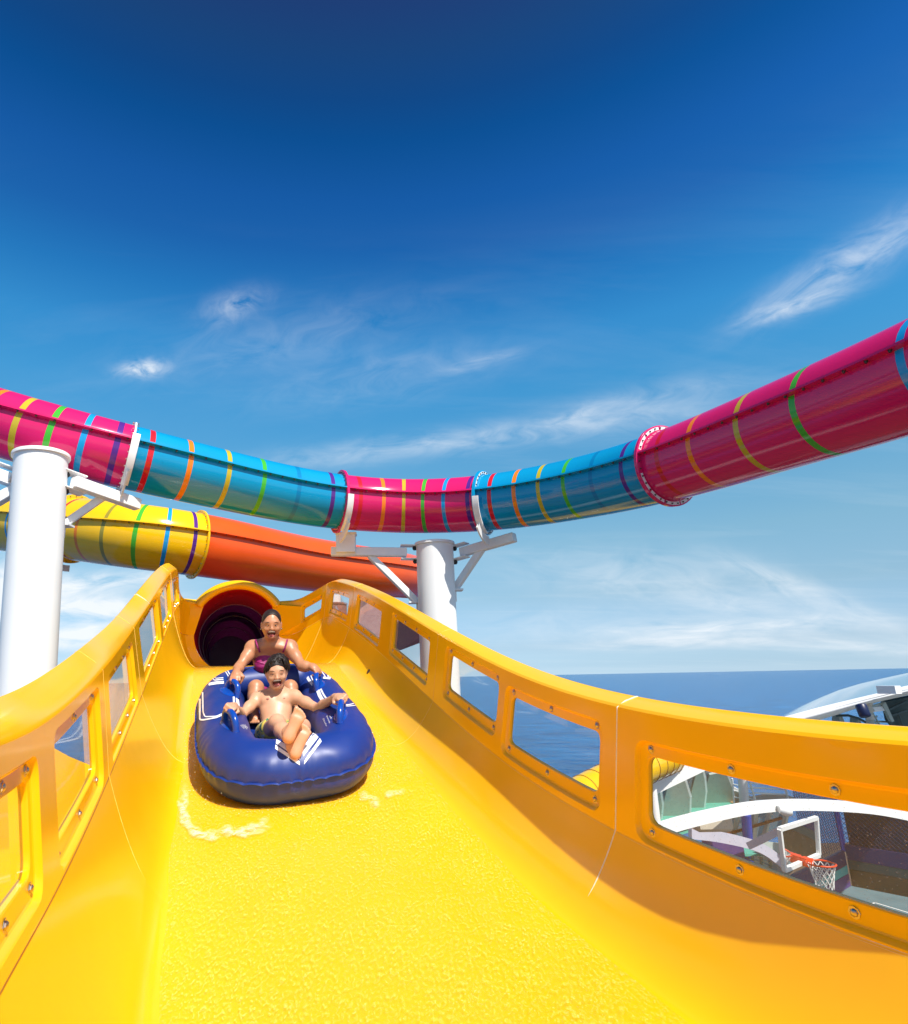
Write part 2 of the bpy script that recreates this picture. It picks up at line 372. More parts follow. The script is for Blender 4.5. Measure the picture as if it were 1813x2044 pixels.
def P_rim(s, y, dl, dh):
    """dl 0 at the crease, 1 at the outer edge"""
    C, T, R2, U2, Cf, Uf, wl, wh = frame(y)
    lat = lerp(B1, B0, dl) if dl <= 1 else B0 + (dl - 1)
    h = lerp(H1[s], H0[s], min(dl, 1)) + dh
    a = C + R2 * s * lat + U2 * h
    if wh > 0:
        lat2 = lat - (B1 - .53) * wl
        a = lerp(C + R2 * s * lat2 + U2 * h, Cf + R2 * s * lat2 + Uf * (1.10 + .06 * min(dl, 1) + dh), wh)
    return a
def P_floor(u, y, n=0.):
    """u -1..1 across the flat floor, |u| in 1..2 round the curve up to the groove"""
    C, T, R2, U2, Cf, Uf, wl, wh = frame(y)
    s = 1 if u >= 0 else -1; fa = lerp(FA, .30, wl)
    E0 = Cf + R2 * s * fa + Uf * lerp(0, .072, wl)
    if abs(u) <= 1:
        return Cf + R2 * fa * u + Uf * (lerp(0, .072, wl) * u * u + n)
    G = P_wall(s, y, 0.); K = Cf + R2 * s * lerp(.90, .64, wl) + Uf * lerp(0, .24, wl)
    q = abs(u) - 1
    p = E0 * (1 - q) ** 2 + K * 2 * q * (1 - q) + G * q * q
    return p + n * lerp(Uf, -R2 * s, q)

slide = empty('water_slide', frame(4.)[4], 'open yellow waterslide trough with windowed side walls, running down towards the viewer', 'waterslide')
SEAMS = [(-2.4, -2.4), (3.42, 2.68), (4.98, 4.82), (7.82, 7.73), (9.28, 9.28), (YM, YM)]     # left, right
HOLES = {1: [(-.35, .85), (1.15, 2.5), (2.84, 3.70), (3.87, 4.62), (5.02, 6.0), (6.46, 7.5), (7.97, 9.1), (9.43, 9.80)],
         -1: [(-.5, .65), (.98, 2.2), (2.5, 3.25), (3.6, 4.74), (5.3, 6.4), (6.66, 7.6), (8.05, 9.1)]}
TR = {1: [(.17, .62), (.155, .665), (.20, .73), (.31, .80), (.25, .79), (.19, .75), (.22, .66), (.36, .66)], -1: [(.22, .72), (.22, .73), (.16, .78), (.12, .75), (.10, .80), (.08, .76), (.10, .68)]}
US = [-1, -.985, -.955, -.91, -.84, -.7, -.5, -.25, 0, .25, .5, .7, .84, .91, .955, .985, 1]
def loop_uv():
    a = [(u, -1) for u in US[:-1]] + [(1, v) for v in US[:-1]] + [(-u, 1) for u in US[:-1]] + [(-1, -v) for v in US[:-1]]
    return a
LOOP = loop_uv()
def rrect(uv, w, h, r):
    x, y = uv[0] * w, uv[1] * h; ix, iy = min(max(x, -(w - r)), w - r), min(max(y, -(h - r)), h - r)
    dx, dy = x - ix, y - iy; d = math.hypot(dx, dy)
    if abs(dx) > 1e-9 and abs(dy) > 1e-9: return ix + dx / d * r, iy + dy / d * r
    return x, y
bm_ = MB().lathe([(.0001, .009), (.006, .0085), (.0105, .005), (.011, .0015), (.017, .0012), (.0175, 0)], 8, (0, 0, 0), (0, 0, 1))
bolt_me = bm_.obj('bolt', M['steel']).data; bpy.data.objects.remove(bpy.data.objects['bolt'])
def put_bolt(s, y, t, n, parent, sc=1.):
    p = P_wall(s, y, t, n); R2 = frame(y)[2]; q = Vector(-R2 * s).to_track_quat('Z', 'Y')
    return inst(bolt_me, 'bolt', Matrix.Translation(Vector(p)) @ q.to_matrix().to_4x4() @ Matrix.Scale(sc, 4), parent)
sections = []
for si in range(len(SEAMS) - 1):
    (l0, r0), (l1, r1) = SEAMS[si], SEAMS[si + 1]
    mb = MB(); nrow = max(8, int((max(l1, r1) - min(l0, r0)) / .07))
    us = np.concatenate([np.linspace(-2, -1, 11)[:-1], np.linspace(-1, 1, 11), np.linspace(1, 2, 11)[1:]])
    G = []
    for i in range(nrow + 1):
        v = i / nrow; yl, yr = lerp(l0, l1, v), lerp(r0, r1, v)
        G.append([P_floor(u, lerp(yl, yr, (u + 2) / 4)) for u in us])
    mb.grid(np.array(G))
    panes = []; bolts = []
    for s in (-1, 1):
        a0, a1 = (l0, l1) if s < 0 else (r0, r1)
        hs_ = [h for h in HOLES[s] if h[0] > a0 and h[1] < a1]
        edges = [a0] + [(hs_[i][1] + hs_[i + 1][0]) / 2 for i in range(len(hs_) - 1)] + [a1]
        if not hs_: edges = [a0, a1]
        for bi in range(len(edges) - 1):
            y0, y1 = edges[bi], edges[bi + 1]
            if not hs_:
                ys_ = np.linspace(y0, y1, 14); mb.grid(np.array([[P_wall(s, y, tt) for tt in np.linspace(0, 1, 8)] for y in ys_]), flip=(s < 0)); continue
            h0, h1 = hs_[bi]; t0, t1 = TR[s][HOLES[s].index(hs_[bi])]
            Lm = np.linalg.norm(P_wall(s, h1, .5) - P_wall(s, h0, .5)) / (h1 - h0); Hm = np.linalg.norm(P_wall(s, h0, 1) - P_wall(s, h0, 0))
            yc, tc_ = (h0 + h1) / 2, (t0 + t1) / 2; hw, hh = (h1 - h0) / 2 * Lm, (t1 - t0) / 2 * Hm
            rings_ = []
            rings_.append([P_wall(s, lerp(y0, y1, (u + 1) / 2), (v + 1) / 2) for u, v in LOOP])
            def rr(ew, eb, et, r, n):
                W, Ht = hw + ew, hh + (eb + et) / 2; off = (et - eb) / 2; out = []
                for uv in LOOP:
                    a, bq = rrect(uv, W, Ht, r); out.append(P_wall(s, yc + a / Lm, tc_ + (bq + off) / Hm, n))
                return out
            rings_ += [rr(.048, .072, .062, .06, 0), rr(.042, .066, .056, .057, .006), rr(.036, .060, .050, .054, .018), rr(.030, .055, .045, .05, .021),
                       rr(.004, .004, .004, .045, .022), rr(0, 0, 0, .042, .025), rr(0, 0, 0, .042, .045)]
            mb.grid(np.array(rings_), closed=True, flip=(s > 0))
            pv = rr(.025, .025, .025, .05, .050); pf = [tuple(range(len(pv)))[::(1 if s < 0 else -1)]]
            # pane as a gently curved grid
            gu = np.linspace(-1, 1, 12); PG = [[P_wall(s, yc + (hw + .022) / Lm * u, tc_ + (hh + .022) / Hm * v, .038) for v in (-1, 0, 1)] for u in gu]
            PB = [[P_wall(s, yc + (hw + .022) / Lm * u, tc_ + (hh + .022) / Hm * v, .054) for v in (-1, 0, 1)] for u in gu]
            panes.append((PG, PB, s))
            span = 2 * hw; nb = max(3, int(round(span / .27)))
            for k in range(nb):
                yy = yc + (hw - .02) / Lm * lerp(-1, 1, k / (nb - 1))
                bolts += [(s, yy, t1 + .026 / Hm, .021), (s, yy, t0 - .030 / Hm, .021)]
        # rim
        ys_ = np.linspace(a0, a1, max(8, int((a1 - a0) / .08)))
        prof = [(-.01, -.022), (0, -.004), (.10, .006), (.35, .006), (.8, .002), (.95, -.002), (1.005, -.014), (1.012, -.03), (1.010, -.12), (1.03, -.125)]
        Rm = []
        for y in ys_:
            row = [P_wall(s, y, .955, .004)] + [P_rim(s, y, dl, dh) for dl, dh in prof]
            Rm.append(row)
        mb.grid(np.array(Rm), flip=(s < 0))
    sec = mb.obj('trough_section', M['yellow'], slide, 27); sections.append(sec)
    for PG, PB, s in panes:
        pm = MB().grid(np.array(PG), flip=(s < 0)); pm.obj('window_pane', M['pane'], sec, 180)
    for s, y, t_, n in bolts: put_bolt(s, y, t_, n, sec, 1.0)
    # thin joint line under the windows
    for s in (-1, 1):
        a0, a1 = (l0, l1) if s < 0 else (r0, r1)
        ys_ = np.linspace(max(a0, -1.5) + .01, a1 - .01, max(8, int((a1 - a0) / .1)))
        pm = MB().tube([P_wall(s, y, -.015, -.0005) for y in ys_], .003, 5); pm.obj('joint_line', M['caulk_y'] if s > 0 else M['groove'], sec, 180)
# sealant beads across the joints
def bead(yl, yr, u0, u1, r, mat, parent, rim=True):
    P = []
    if u0 <= -2:
        if rim: P += [P_rim(-1, yl, d, h) for d, h in ((1.01, -.06), (1.006, -.012), (.9, .001), (.35, .007), (0, -.002))]
        P += [P_wall(-1, yl, t_) for t_ in np.linspace(.95, 0.05, 8)]
    P += [P_floor(u, lerp(yl, yr, (u + 2) / 4), .0) for u in np.linspace(max(u0, -2), min(u1, 2), int((min(u1, 2) - max(u0, -2)) * 10) + 2)]
    if u1 >= 2:
        P += [P_wall(1, yr, t_) for t_ in np.linspace(0.05, .95, 8)]
        if rim: P += [P_rim(1, yr, d, h) for d, h in ((0, -.002), (.35, .007), (.9, .001), (1.006, -.012), (1.01, -.06))]
    # wobble of a hand-laid bead
    P = np.array(P); nB = len(P) * 6; q = np.linspace(0, 1, nB); i = q * (len(P) - 1); j = np.minimum(i.astype(int), len(P) - 2); fr = (i - j)[:, None]
    P = P[j] * (1 - fr) + P[j + 1] * fr
    rr_ = r * (1 + .25 * np.sin(np.arange(len(P)) * 1.7) * rng.random(len(P)))
    rr_ = rr_ * np.clip(np.minimum(np.arange(nB), nB - 1 - np.arange(nB)) / 14 + .15, 0, 1)
    MB().tube(P, rr_, 6).obj('sealant_bead', mat, parent, 180)
bead(2.68, 2.68, 1.5, 2.0, .0032, M['caulk'], sections[0])
bead(3.42, 2.68, -2, -1.4, .0012, M['caulk_y'], sections[0])
bead(4.98, 4.82, -2, -1.0, .0020, M['caulk_y'], sections[1])
bead(4.98, 4.82, .9, 2, .0018, M['caulk_y'], sections[1])
bead(7.82, 7.73, -2, -1, .0035, M['caulk_y'], sections[2]); bead(7.82, 7.73, 1, 2, .0035, M['caulk_y'], sections[2])
bead(9.28, 9.28, -2, -1, .004, M['caulk_y'], sections[3]); bead(9.28, 9.28, 1, 2, .004, M['caulk_y'], sections[3])
P = [P_rim(-1, 5.95, d, h) for d, h in ((1.01, -.06), (1.006, -.012), (.9, .001), (.35, .007), (0, -.002))]
MB().tube(P, .004, 6).obj('sealant_bead', M['caulk'], sections[2], 180)
# drain plug on the right-hand curve
pc = P_floor(1.62, 6.35, .001); nn_ = P_floor(1.62, 6.35, .1) - pc
MB().lathe([(.0001, .004), (.018, .005), (.026, .004), (.028, 0)], 16, pc, nn_).obj('drain_plug', M['bolt_dark'], sections[2], 60)

# mouth: bell-shaped arch over the tunnel, then the tunnel itself
Cm, Tm, Rm_, Um = frame(YM)[0], None, frame(YM)[2], None
Tm = nrm((frame(YM)[1][0], frame(YM)[1][1], 0)); Rm_ = nrm((Tm[1], -Tm[0], 0)); Um = np.array([0, 0, 1.])
MC = frame(YM)[4].copy(); MC[2] = MOUTH[2]
A_ = np.linspace(rad(33), rad(147), 41)
prof = [(.675, .04), (.672, -.02), (.69, -.075), (.73, -.10), (.78, -.085), (.815, -.03), (.83, .06), (.83, .40), (.70, .55)]
arch = MB().grid(np.array([[MC + Rm_ * math.cos(a) * r + Um * math.sin(a) * r + Tm * d for r, d in prof] for a in A_]))
arch.obj('mouth_arch', M['yellow'], slide, 60)
def ringpath(d): return MC + Tm * d + Rm_ * (-.0 * d) 
mouth = MB()
A_ = np.linspace(0, 2 * math.pi, 48, endpoint=False)
def tun(ds, rr): return np.array([[ringpath(d) + Rm_ * math.cos(a) * r + Um * math.sin(a) * r for a in A_] for d, r in zip(ds, rr)])
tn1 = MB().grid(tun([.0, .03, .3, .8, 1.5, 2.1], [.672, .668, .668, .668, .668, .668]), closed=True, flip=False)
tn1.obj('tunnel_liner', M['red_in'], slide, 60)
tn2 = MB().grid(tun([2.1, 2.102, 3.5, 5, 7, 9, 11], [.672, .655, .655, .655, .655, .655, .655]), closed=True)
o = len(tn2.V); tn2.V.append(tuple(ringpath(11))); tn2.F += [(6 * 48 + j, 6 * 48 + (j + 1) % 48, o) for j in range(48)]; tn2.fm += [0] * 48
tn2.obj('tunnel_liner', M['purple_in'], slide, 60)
for d in (4.2, 7.4): MB().grid(tun([d, d + .002, d + .04, d + .042], [.655, .640, .640, .655]), closed=True).obj('liner_joint', M['purple_in'], slide, 30)
#tn3 = MB().grid(tun([.5, .8, 11.05], [.73, .735, .735]), closed=True, flip=True); tn3.obj('tunnel_shell', M['orange'], slide, 60)

# ------------------------------------------------------------------ water running over the floor
m, t, b = new_mat('running_water'); t.nodes.remove(b); out = t.nodes['Material Output']
co = objco(t, (1, .55, 1)); co1 = objco(t, 1.)
na = noise(t, co, 90, 5, .65, .5); nb_ = noise(t, co, 210, 4, .65, .4); nc = noise(t, co1, 3.0, 4, .6)
hh_ = math_n(t, 'ADD', math_n(t, 'MULTIPLY', na, .7), math_n(t, 'MULTIPLY', nb_, .5))
nb2 = bump(t, None, hh_, .28, .010)
tr = nd(t, 'ShaderNodeBsdfTransparent'); tr.inputs[0].default_value = (.985, .985, .96, 1)
gl = nd(t, 'ShaderNodeBsdfGlossy'); gl.inputs['Roughness'].default_value = .09; t.links.new(nb2, gl.inputs['Normal'])
fr = nd(t, 'ShaderNodeFresnel'); fr.inputs[0].default_value = 1.33; t.links.new(nb2, fr.inputs['Normal'])
df = nd(t, 'ShaderNodeBsdfDiffuse'); df.inputs[0].default_value = (1., .80, .22, 1)
t.links.new(ramp(t, nb_, [(.40, (.985, .93, .80)), (.54, (.99, .985, .96))]), tr.inputs[0])  # tint speckle imitates light focused and dimmed by the ripples
grain = ramp(t, hh_, [(.60, (0, 0, 0)), (.76, (1, 1, 1))])
m1 = nd(t, 'ShaderNodeMixShader'); t.links.new(math_n(t, 'MULTIPLY', math_n(t, 'MULTIPLY_ADD', grain, .9, .03), math_n(t, 'MULTIPLY_ADD', nc, .8, .05)), m1.inputs[0]); t.links.new(tr.outputs[0], m1.inputs[1]); t.links.new(df.outputs[0], m1.inputs[2])
m2 = nd(t, 'ShaderNodeMixShader'); t.links.new(math_n(t, 'MULTIPLY', fr.outputs[0], .65), m2.inputs[0]); t.links.new(m1.outputs[0], m2.inputs[1]); t.links.new(gl.outputs[0], m2.inputs[2])
t.links.new(m2.outputs[0], out.inputs[0]); M['water'] = m
G = []
ysw = np.arange(-1.5, YM - .05, .03)
for y in ysw:
    wl_, wr_ = -1.07 - .03 * math.sin(y * 2.1) - .02 * math.sin(y * 7.3), 1.12 + .05 * math.sin(y * 1.7 + 1) + .02 * math.sin(y * 6.1)
    row = []
    for k in np.linspace(0, 1, 61):
        u = lerp(wl_, wr_, k); edge = min(k, 1 - k) * 12
        n_ = .009 + .0010 * math.sin(y * 31 + 7 * math.sin(u * 9)) * math.sin(u * 27 + 3 * math.sin(y * 8)) + .0008 * (rng.random() - .5) + .004 * math.sin(y * 3.1 + u * 2.2)
        row.append(P_floor(u, y, .0015 + max(.0, n_) * min(1, edge)))
    G.append(row)
tag(MB().grid(np.array(G)).obj('water', M['water'], None, 180), 'thin sheet of rushing water over the yellow slide floor', 'water', kind='structure')
m, t, b = new_mat('white_foam'); t.nodes.remove(b); out = t.nodes['Material Output']
tr = nd(t, 'ShaderNodeBsdfTransparent'); df = nd(t, 'ShaderNodeBsdfDiffuse'); df.inputs[0].default_value = (.97, .90, .74, 1)
uvn = nd(t, 'ShaderNodeAttribute', attribute_name='soft')
nf = noise(t, objco(t, 1.), 22, 8, .72, 1.2)
fac = math_n(t, 'MULTIPLY', math_n(t, 'MULTIPLY', uvn.outputs['Fac'], .8), math_n(t, 'MULTIPLY_ADD', nf, 3.4, -1.35, clamp=True))
mx = nd(t, 'ShaderNodeMixShader'); t.links.new(fac, mx.inputs[0]); t.links.new(tr.outputs[0], mx.inputs[1]); t.links.new(df.outputs[0], mx.inputs[2]); t.links.new(mx.outputs[0], out.inputs[0])
M['foam'] = m

# ------------------------------------------------------------------ the neighbouring slide beyond the left wall
twin = empty('neighbour_slide', frame(3.5)[4] - frame(3.5)[2] * 2.4, 'second yellow slide just outside the left wall, seen through its windows', 'waterslide')
rows = []
for y in np.linspace(.6, 5.75, 30):
    C, T, R2, U2 = frame(y)[:4]
    rows.append([C - R2 * l_ + U2 * h_ for l_, h_ in ((1.30, -.45), (1.42, -.36), (1.7, -.2), (2.0, .02), (2.25, .28), (2.42, .5), (2.50, .62), (2.54, .66), (2.68, .65), (2.70, .55))])
MB().grid(np.array(rows), flip=True).obj('trough_shell', M['yellow'], twin, 50)
# ------------------------------------------------------------------ enclosed tube slides overhead
def project(p):
    p = np.asarray(p, float); d = p @ AX_F; u = p @ AX_U / d * FPX; w = -(p @ AX_V) / d * FPX
    return np.array([PX0 + u * cr + w * sr, PY0 - u * sr + w * cr])
class Tube:
    def __init__(s, pts, R):
        P = np.array([at(*p) for p in pts]); L = np.concatenate([[0], np.cumsum(np.linalg.norm(np.diff(P, axis=0), axis=1))])
        s.f = natspline(L, P); s.L = L[-1]; s.R = R
        q = np.linspace(0, s.L, 600); s.q = q; s.px = np.array([project(s.f(v)[0])[0] for v in q])
    def s_at(s, x): return float(np.interp(x, s.px, s.q))
    def fr(s, v):
        C, T = s.f(v); T = nrm(T); N = nrm(np.cross(T, (0, 0, 1)))
        U = np.cross(N, T)
        return C, T, N, U            # N points towards the viewer's side
    def pt(s, v, phi, r, ds=0.):
        C, T, N, U = s.fr(v); return C + T * ds + r * (math.cos(phi) * N + math.sin(phi) * U)
RIB = rad(12)
def tube_slide(root, T, joints, secs, nseg=36, ribr=.06, flange=None, sw=.066, straps=()):
    for k, (mat, stripes, fl) in enumerate(secs):
        s0, s1 = joints[k], joints[k + 1]
        cuts = {s0, s1}
        st = []
        for x, c in stripes:
            v = T.s_at(x); w = sw / 2; st.append((v - w, v + w, c)); cuts |= {max(s0, v - w), min(s1, v + w)}
        base = np.arange(s0, s1, .12)
        ss = sorted(cuts | {b for b in base if all(abs(b - c) > .03 for c in cuts)})
        mats = [M[mat]]; idx = {}
        mb = MB()
        A = np.linspace(0, 2 * math.pi, nseg, endpoint=False)
        G = np.array([[T.pt(v, a, T.R) for a in A] for v in ss])
        for i in range(len(ss) - 1):
            mid = (ss[i] + ss[i + 1]) / 2; mi = 0
            for a, b, c in st:
                if a <= mid <= b:
                    if c not in idx: idx[c] = len(mats); mats.append(M[c])
                    mi = idx[c]
            mb.grid(G[i:i + 2], mi, closed=True)
        W = bmesh.new()
        sec = mk('tube_section', mb.V, mb.F, mats, root, 0, mb.fm)
        bm = bmesh.new(); bm.from_mesh(sec.data); bmesh.ops.remove_doubles(bm, verts=bm.verts, dist=1e-5); bmesh.ops.recalc_face_normals(bm, faces=bm.faces)
        for f in bm.faces: f.smooth = True
        bm.to_mesh(sec.data); bm.free(); W.free()
        for side in (1, -1):
            phi = RIB if side > 0 else math.pi - RIB
            rb = MB(); G = []
            for v in np.linspace(s0 + .01, s1 - .01, max(4, int((s1 - s0) / .12))):
                C, Tt, N, U = T.fr(v); dr = math.cos(phi) * N + math.sin(phi) * U; du = -math.sin(phi) * N + math.cos(phi) * U
                if side < 0: du = -du
                G.append([C + dr * (T.R - .01) - du * .012, C + dr * (T.R + ribr) - du * .012, C + dr * (T.R + ribr) + du * .010, C + dr * (T.R - .01) + du * .010])
            rb.grid(np.array(G), closed=True); rb.obj('rib', M[mat], sec, 30)
        bb = MB()
        for v in np.arange(s0 + .12, s1 - .06, .19):
            C, Tt, N, U = T.fr(v); dr = math.cos(RIB) * N + math.sin(RIB) * U; du = -math.sin(RIB) * N + math.cos(RIB) * U
            bb.lathe([(.0001, -.030), (.010, -.030), (.012, -.012), (.017, -.012)], 6, C + dr * (T.R + ribr * .55), du)
        if bb.V: tag(bb.obj('bolt_row', M['bolt_dark'], sec, 60), kind='stuff')
        if fl:
            fr_h = .045 if fl == 'white' else .068; x_mid = 0
            fm = MB(); A2 = np.linspace(0, 2 * math.pi, 48, endpoint=False)
            hw_ = .012 if fl == 'white' else .022; prof = [(T.R - .002, -hw_), (T.R + fr_h - .006, -hw_), (T.R + fr_h, -hw_ + .004), (T.R + fr_h, hw_ - .004), (T.R + fr_h - .006, hw_), (T.R - .002, hw_)]
            fm.grid(np.array([[T.pt(s0, a, r, d) for a in A2] for r, d in prof]), closed=True)
            fo = fm.obj('flange', M[fl], sec, 40)
            for dsd in (-.0245, .0245):
                for a0, a1 in ((18, 44), (47, 76), (79, 108), (111, 140), (195, 222), (225, 252), (255, 282), (285, 312), (315, 342)):
                    aa = np.linspace(rad(a0), rad(a1), 8)
                    if fl in ('white', 'tube_yellow') or (dsd < 0 and x_mid < 820): continue
                    MB().grid(np.array([[T.pt(s0, a, r, dsd) for a in aa] for r in (T.R + .014, T.R + .05)]), flip=dsd > 0).obj('gasket', M['white'], sec, 0)
            bo = MB()
            for a in np.arange(0, 360, 11.25):
                for dsd in (-.024, .024):
                    bo.lathe([(.0001, .014 * np.sign(dsd)), (.008, .014 * np.sign(dsd)), (.011, 0)], 6, T.pt(s0, rad(a), T.R + .034, dsd), T.fr(s0)[1])
            tag(bo.obj('bolt_ring', M['bolt_dark'] if fl != 'white' else M['steel'], sec, 60), kind='stuff')
TB = Tube([(-330, 720, 8.6), (-160, 790, 8.0), (0, 844, 7.85), (250, 911, 8.2), (430, 954, 8.8), (675, 1001, 9.65), (820, 1010, 9.85), (966, 1004, 9.45), (1149, 976, 8.6), (1312, 936, 7.55), (1562, 850, 6.0), (1813, 757, 4.85), (2100, 640, 3.95), (2500, 470, 3.1)], .425)
pt_root = empty('tube_slide', TB.f(TB.s_at(820))[0] - np.array([0, 0, .425]), 'magenta and turquoise enclosed tube slide with rainbow bands, curving overhead', 'tube slide')
J = [0.0] + [TB.s_at(x) for x in (255, 677, 968, 1332)] + [TB.s_at(2080), TB.L]
tube_slide(pt_root, TB, J, [
    ('pink', [(-62, 's_red'), (4, 's_orange'), (58, 's_olive'), (115, 's_green'), (172, 's_blue'), (229, 's_purple')], None),
    ('teal', [(289, 's_red'), (362, 's_orange'), (437, 's_olive'), (507, 's_green'), (578, 's_teal2'), (648, 's_purple')], 'white'),
    ('pink', [(706, 's_red'), (757, 's_orange'), (805, 's_olive'), (853, 's_green'), (901, 's_blue'), (953, 's_purple')], 'pink'),
    ('teal', [(998, 's_red'), (1050, 's_orange'), (1103, 's_olive'), (1160, 's_green'), (1222, 's_teal2'), (1290, 's_purple')], 'teal'),
    ('pink', [(1368, 's_red'), (1437, 's_orange'), (1541, 's_olive'), (1663, 's_green'), (1895, 's_blue')], 'pink'),
    ('teal', [], 'teal')])
YT = Tube([(-420, 985, 17.), (-200, 1012, 15.6), (0, 1041, 14.2), (150, 1056, 13.0), (295, 1073, 12.5), (394, 1087, 12.9), (592, 1122, 14.9), (760, 1143, 17.2), (838, 1154, 19.6), (866, 1164, 23.), (874, 1176, 29.)], .65)
yt_root = empty('tube_slide', YT.f(YT.s_at(300))[0] - np.array([0, 0, .65]), 'enclosed tube slide, yellow with thin coloured bands then plain orange, passing behind the tunnel mouth', 'tube slide')
J2 = [0.0] + [YT.s_at(x) for x in (147, 391)] + [YT.L]
tube_slide(yt_root, YT, J2, [
    ('tube_yellow', [(-140, 's_red'), (-95, 's_orange'), (-45, 's_olive'), (10, 's_brown'), (70, 's_blue'), (128, 's_purple')], None),
    ('tube_yellow', [(166, 's_red'), (203, 's_orange'), (243, 's_brown'), (287, 's_green'), (329, 's_blue'), (371, 's_purple')], 'tube_yellow'),
    ('orange', [], 'tube_yellow')], nseg=44, ribr=.08, sw=.062)

# ------------------------------------------------------------------ white support columns with bracket arms
def same_y(px, py, y): r = ray(px, py); return r * (y / r[1])
def column(name, top, low, d, label, foot=-6.6):
    T0 = at(*top, d); ax = nrm(same_y(*low, T0[1]) - T0); L = (T0[2] - foot) / -ax[2]
    root = empty(name, T0 + ax * L, label, 'support column', 'white steel columns carrying the tube slides')
    r = .287
    MB().lathe([(.0001, 0), (r + .022, 0), (r + .026, -.012), (r + .026, -.04), (r, -.046), (r, -2), (r, -4.), (r, -L)], 40, T0, -ax).obj('shaft', M['white'], root, 40)
    return root, T0, ax
lc, LT, LA = column('support_column', (83, 908), (52, 1380), 7.4, 'white round steel column at the left edge, in front of the yellow tube slide')
rc, RT, RA = column('support_column', (867.5, 1084), (880, 1380), 9.75, 'white round steel column under the low middle of the magenta tube, beside the orange tube')
def arm(root, a, b, w=.13, h=.14):
    MB().beam(a, b, w, h, bev=.008).obj('arm', M['white_beam'], root, 30)
def lug(root, p, d, ax):
    mb = MB(); up = -ax; sd = nrm(np.cross(up, d))
    for hgt in (.105, -.105):
        mb.box(p + up * hgt + d * .06, d * .19, sd * .085, up * .009, bev=.004)
    mb.obj('lug_plate', M['white_beam'], root, 30)
    for hgt in (.07, -.142):
        MB().lathe([(.0001, .034), (.022, .034), (.030, .018), (.036, 0), (.03, -.02), (.018, -.034), (.0001, -.034)], 12, p + up * hgt + d * .03, up).obj('bush', M['rubber'], root, 60)
def strap(root, T, x, a0, a1, wid=.09, r0=.075, foot=None):
    v = T.s_at(x); mb = MB(); aa = np.linspace(rad(a0), rad(a1), 14)
    prof = [(T.R + r0, -wid / 2), (T.R + r0, wid / 2), (T.R + r0 + .022, wid / 2), (T.R + r0 + .022, -wid / 2)]
    mb.grid(np.array([[T.pt(v, a, r, d) for r, d in prof] for a in aa]), closed=True)
    web = [(T.R + r0 + .02, 0.), (T.R + r0 + .12, 0.)]
    mb.obj('saddle_strap', M['white_beam'], root, 30)
    mb = MB(); aa = np.linspace(rad(a1 - 18), rad(a1 + 28), 8)
    prof = [(T.R + r0 + .02, -.012), (T.R + r0 + .02, .012), (T.R + r0 + .15, .012), (T.R + r0 + .15, -.012)]
    mb.grid(np.array([[T.pt(v, a, r, d) for r, d in prof] for a in aa]), closed=True); mb.obj('saddle_web', M['white_beam'], root, 30)
# left column
j1 = TB.pt(TB.s_at(255), rad(-75), .425 + .20)
a = at(146, 962, 7.42); b_ = at(276, 1008, 8.12)
arm(lc, a, b_); lug(lc, at(128, 957, 7.42), nrm(b_ - a), LA)
arm(lc, at(206, 992, 7.8), at(126, 1048, 7.5), .09, .09); MB().box(at(126, 1049, 7.46), (.1, 0, 0), (0, .08, 0), (0, 0, .012)).obj('gusset', M['white_beam'], lc, 30)
MB().box(at(122, 1062, 7.45), (.045, 0, 0), (0, .012, 0), (0, 0, .07)).obj('gusset', M['white_beam'], lc, 30)
strap(lc, TB, 258, 18, -62)
a = at(22, 958, 7.38); b_ = at(-120, 905, 7.2); arm(lc, a, b_); lug(lc, at(38, 958, 7.4), nrm(b_ - a), LA)
arm(lc, at(-60, 1030, 7.2), at(30, 978, 7.35), .12, .12)
# right column
a = at(812, 1103, 9.75); b_ = at(661, 1101, 9.72)
arm(rc, a, b_, .13, .135); lug(rc, at(832, 1103, 9.75), nrm(b_ - a), RA)
MB().box(at(691, 1085, 9.72), (.15, 0, 0), (0, .11, 0), (0, 0, .155), bev=.008).obj('saddle_block', M['white_beam'], rc, 30)
MB().box(at(691, 1066.5, 9.72), (.165, 0, 0), (0, .13, 0), (0, 0, .009), bev=.003).obj('cap_plate', M['white_beam'], rc, 30)
strap(rc, TB, 681, -2, -72)
arm(rc, at(738, 1108, 9.73), at(832, 1201, 9.72), .09, .10); MB().box(at(833, 1203, 9.7), (.13, 0, 0), (0, .1, 0), (0, 0, .012)).obj('gusset', M['white_beam'], rc, 30)
MB().box(at(838, 1215, 9.68), (.05, 0, 0), (0, .012, 0), (0, 0, .085)).obj('gusset', M['white_beam'], rc, 30)
a = at(921, 1103, 9.7); b_ = at(1028, 1072, 9.2)
arm(rc, a, b_, .13, .135); lug(rc, at(905, 1105, 9.72), nrm(b_ - a), RA)
arm(rc, at(962, 1096, 9.5), at(908, 1176, 9.68), .09, .10); MB().box(at(907, 1178, 9.66), (.13, 0, 0), (0, .1, 0), (0, 0, .012)).obj('gusset', M['white_beam'], rc, 30)
MB().box(at(905, 1190, 9.64), (.05, 0, 0), (0, .012, 0), (0, 0, .085)).obj('gusset', M['white_beam'], rc, 30)
strap(rc, TB, 974, -2, -74)
# bracket of the yellow tube at its first joint
strap(yt_root, YT, 147, -20, -80, .14, .09)
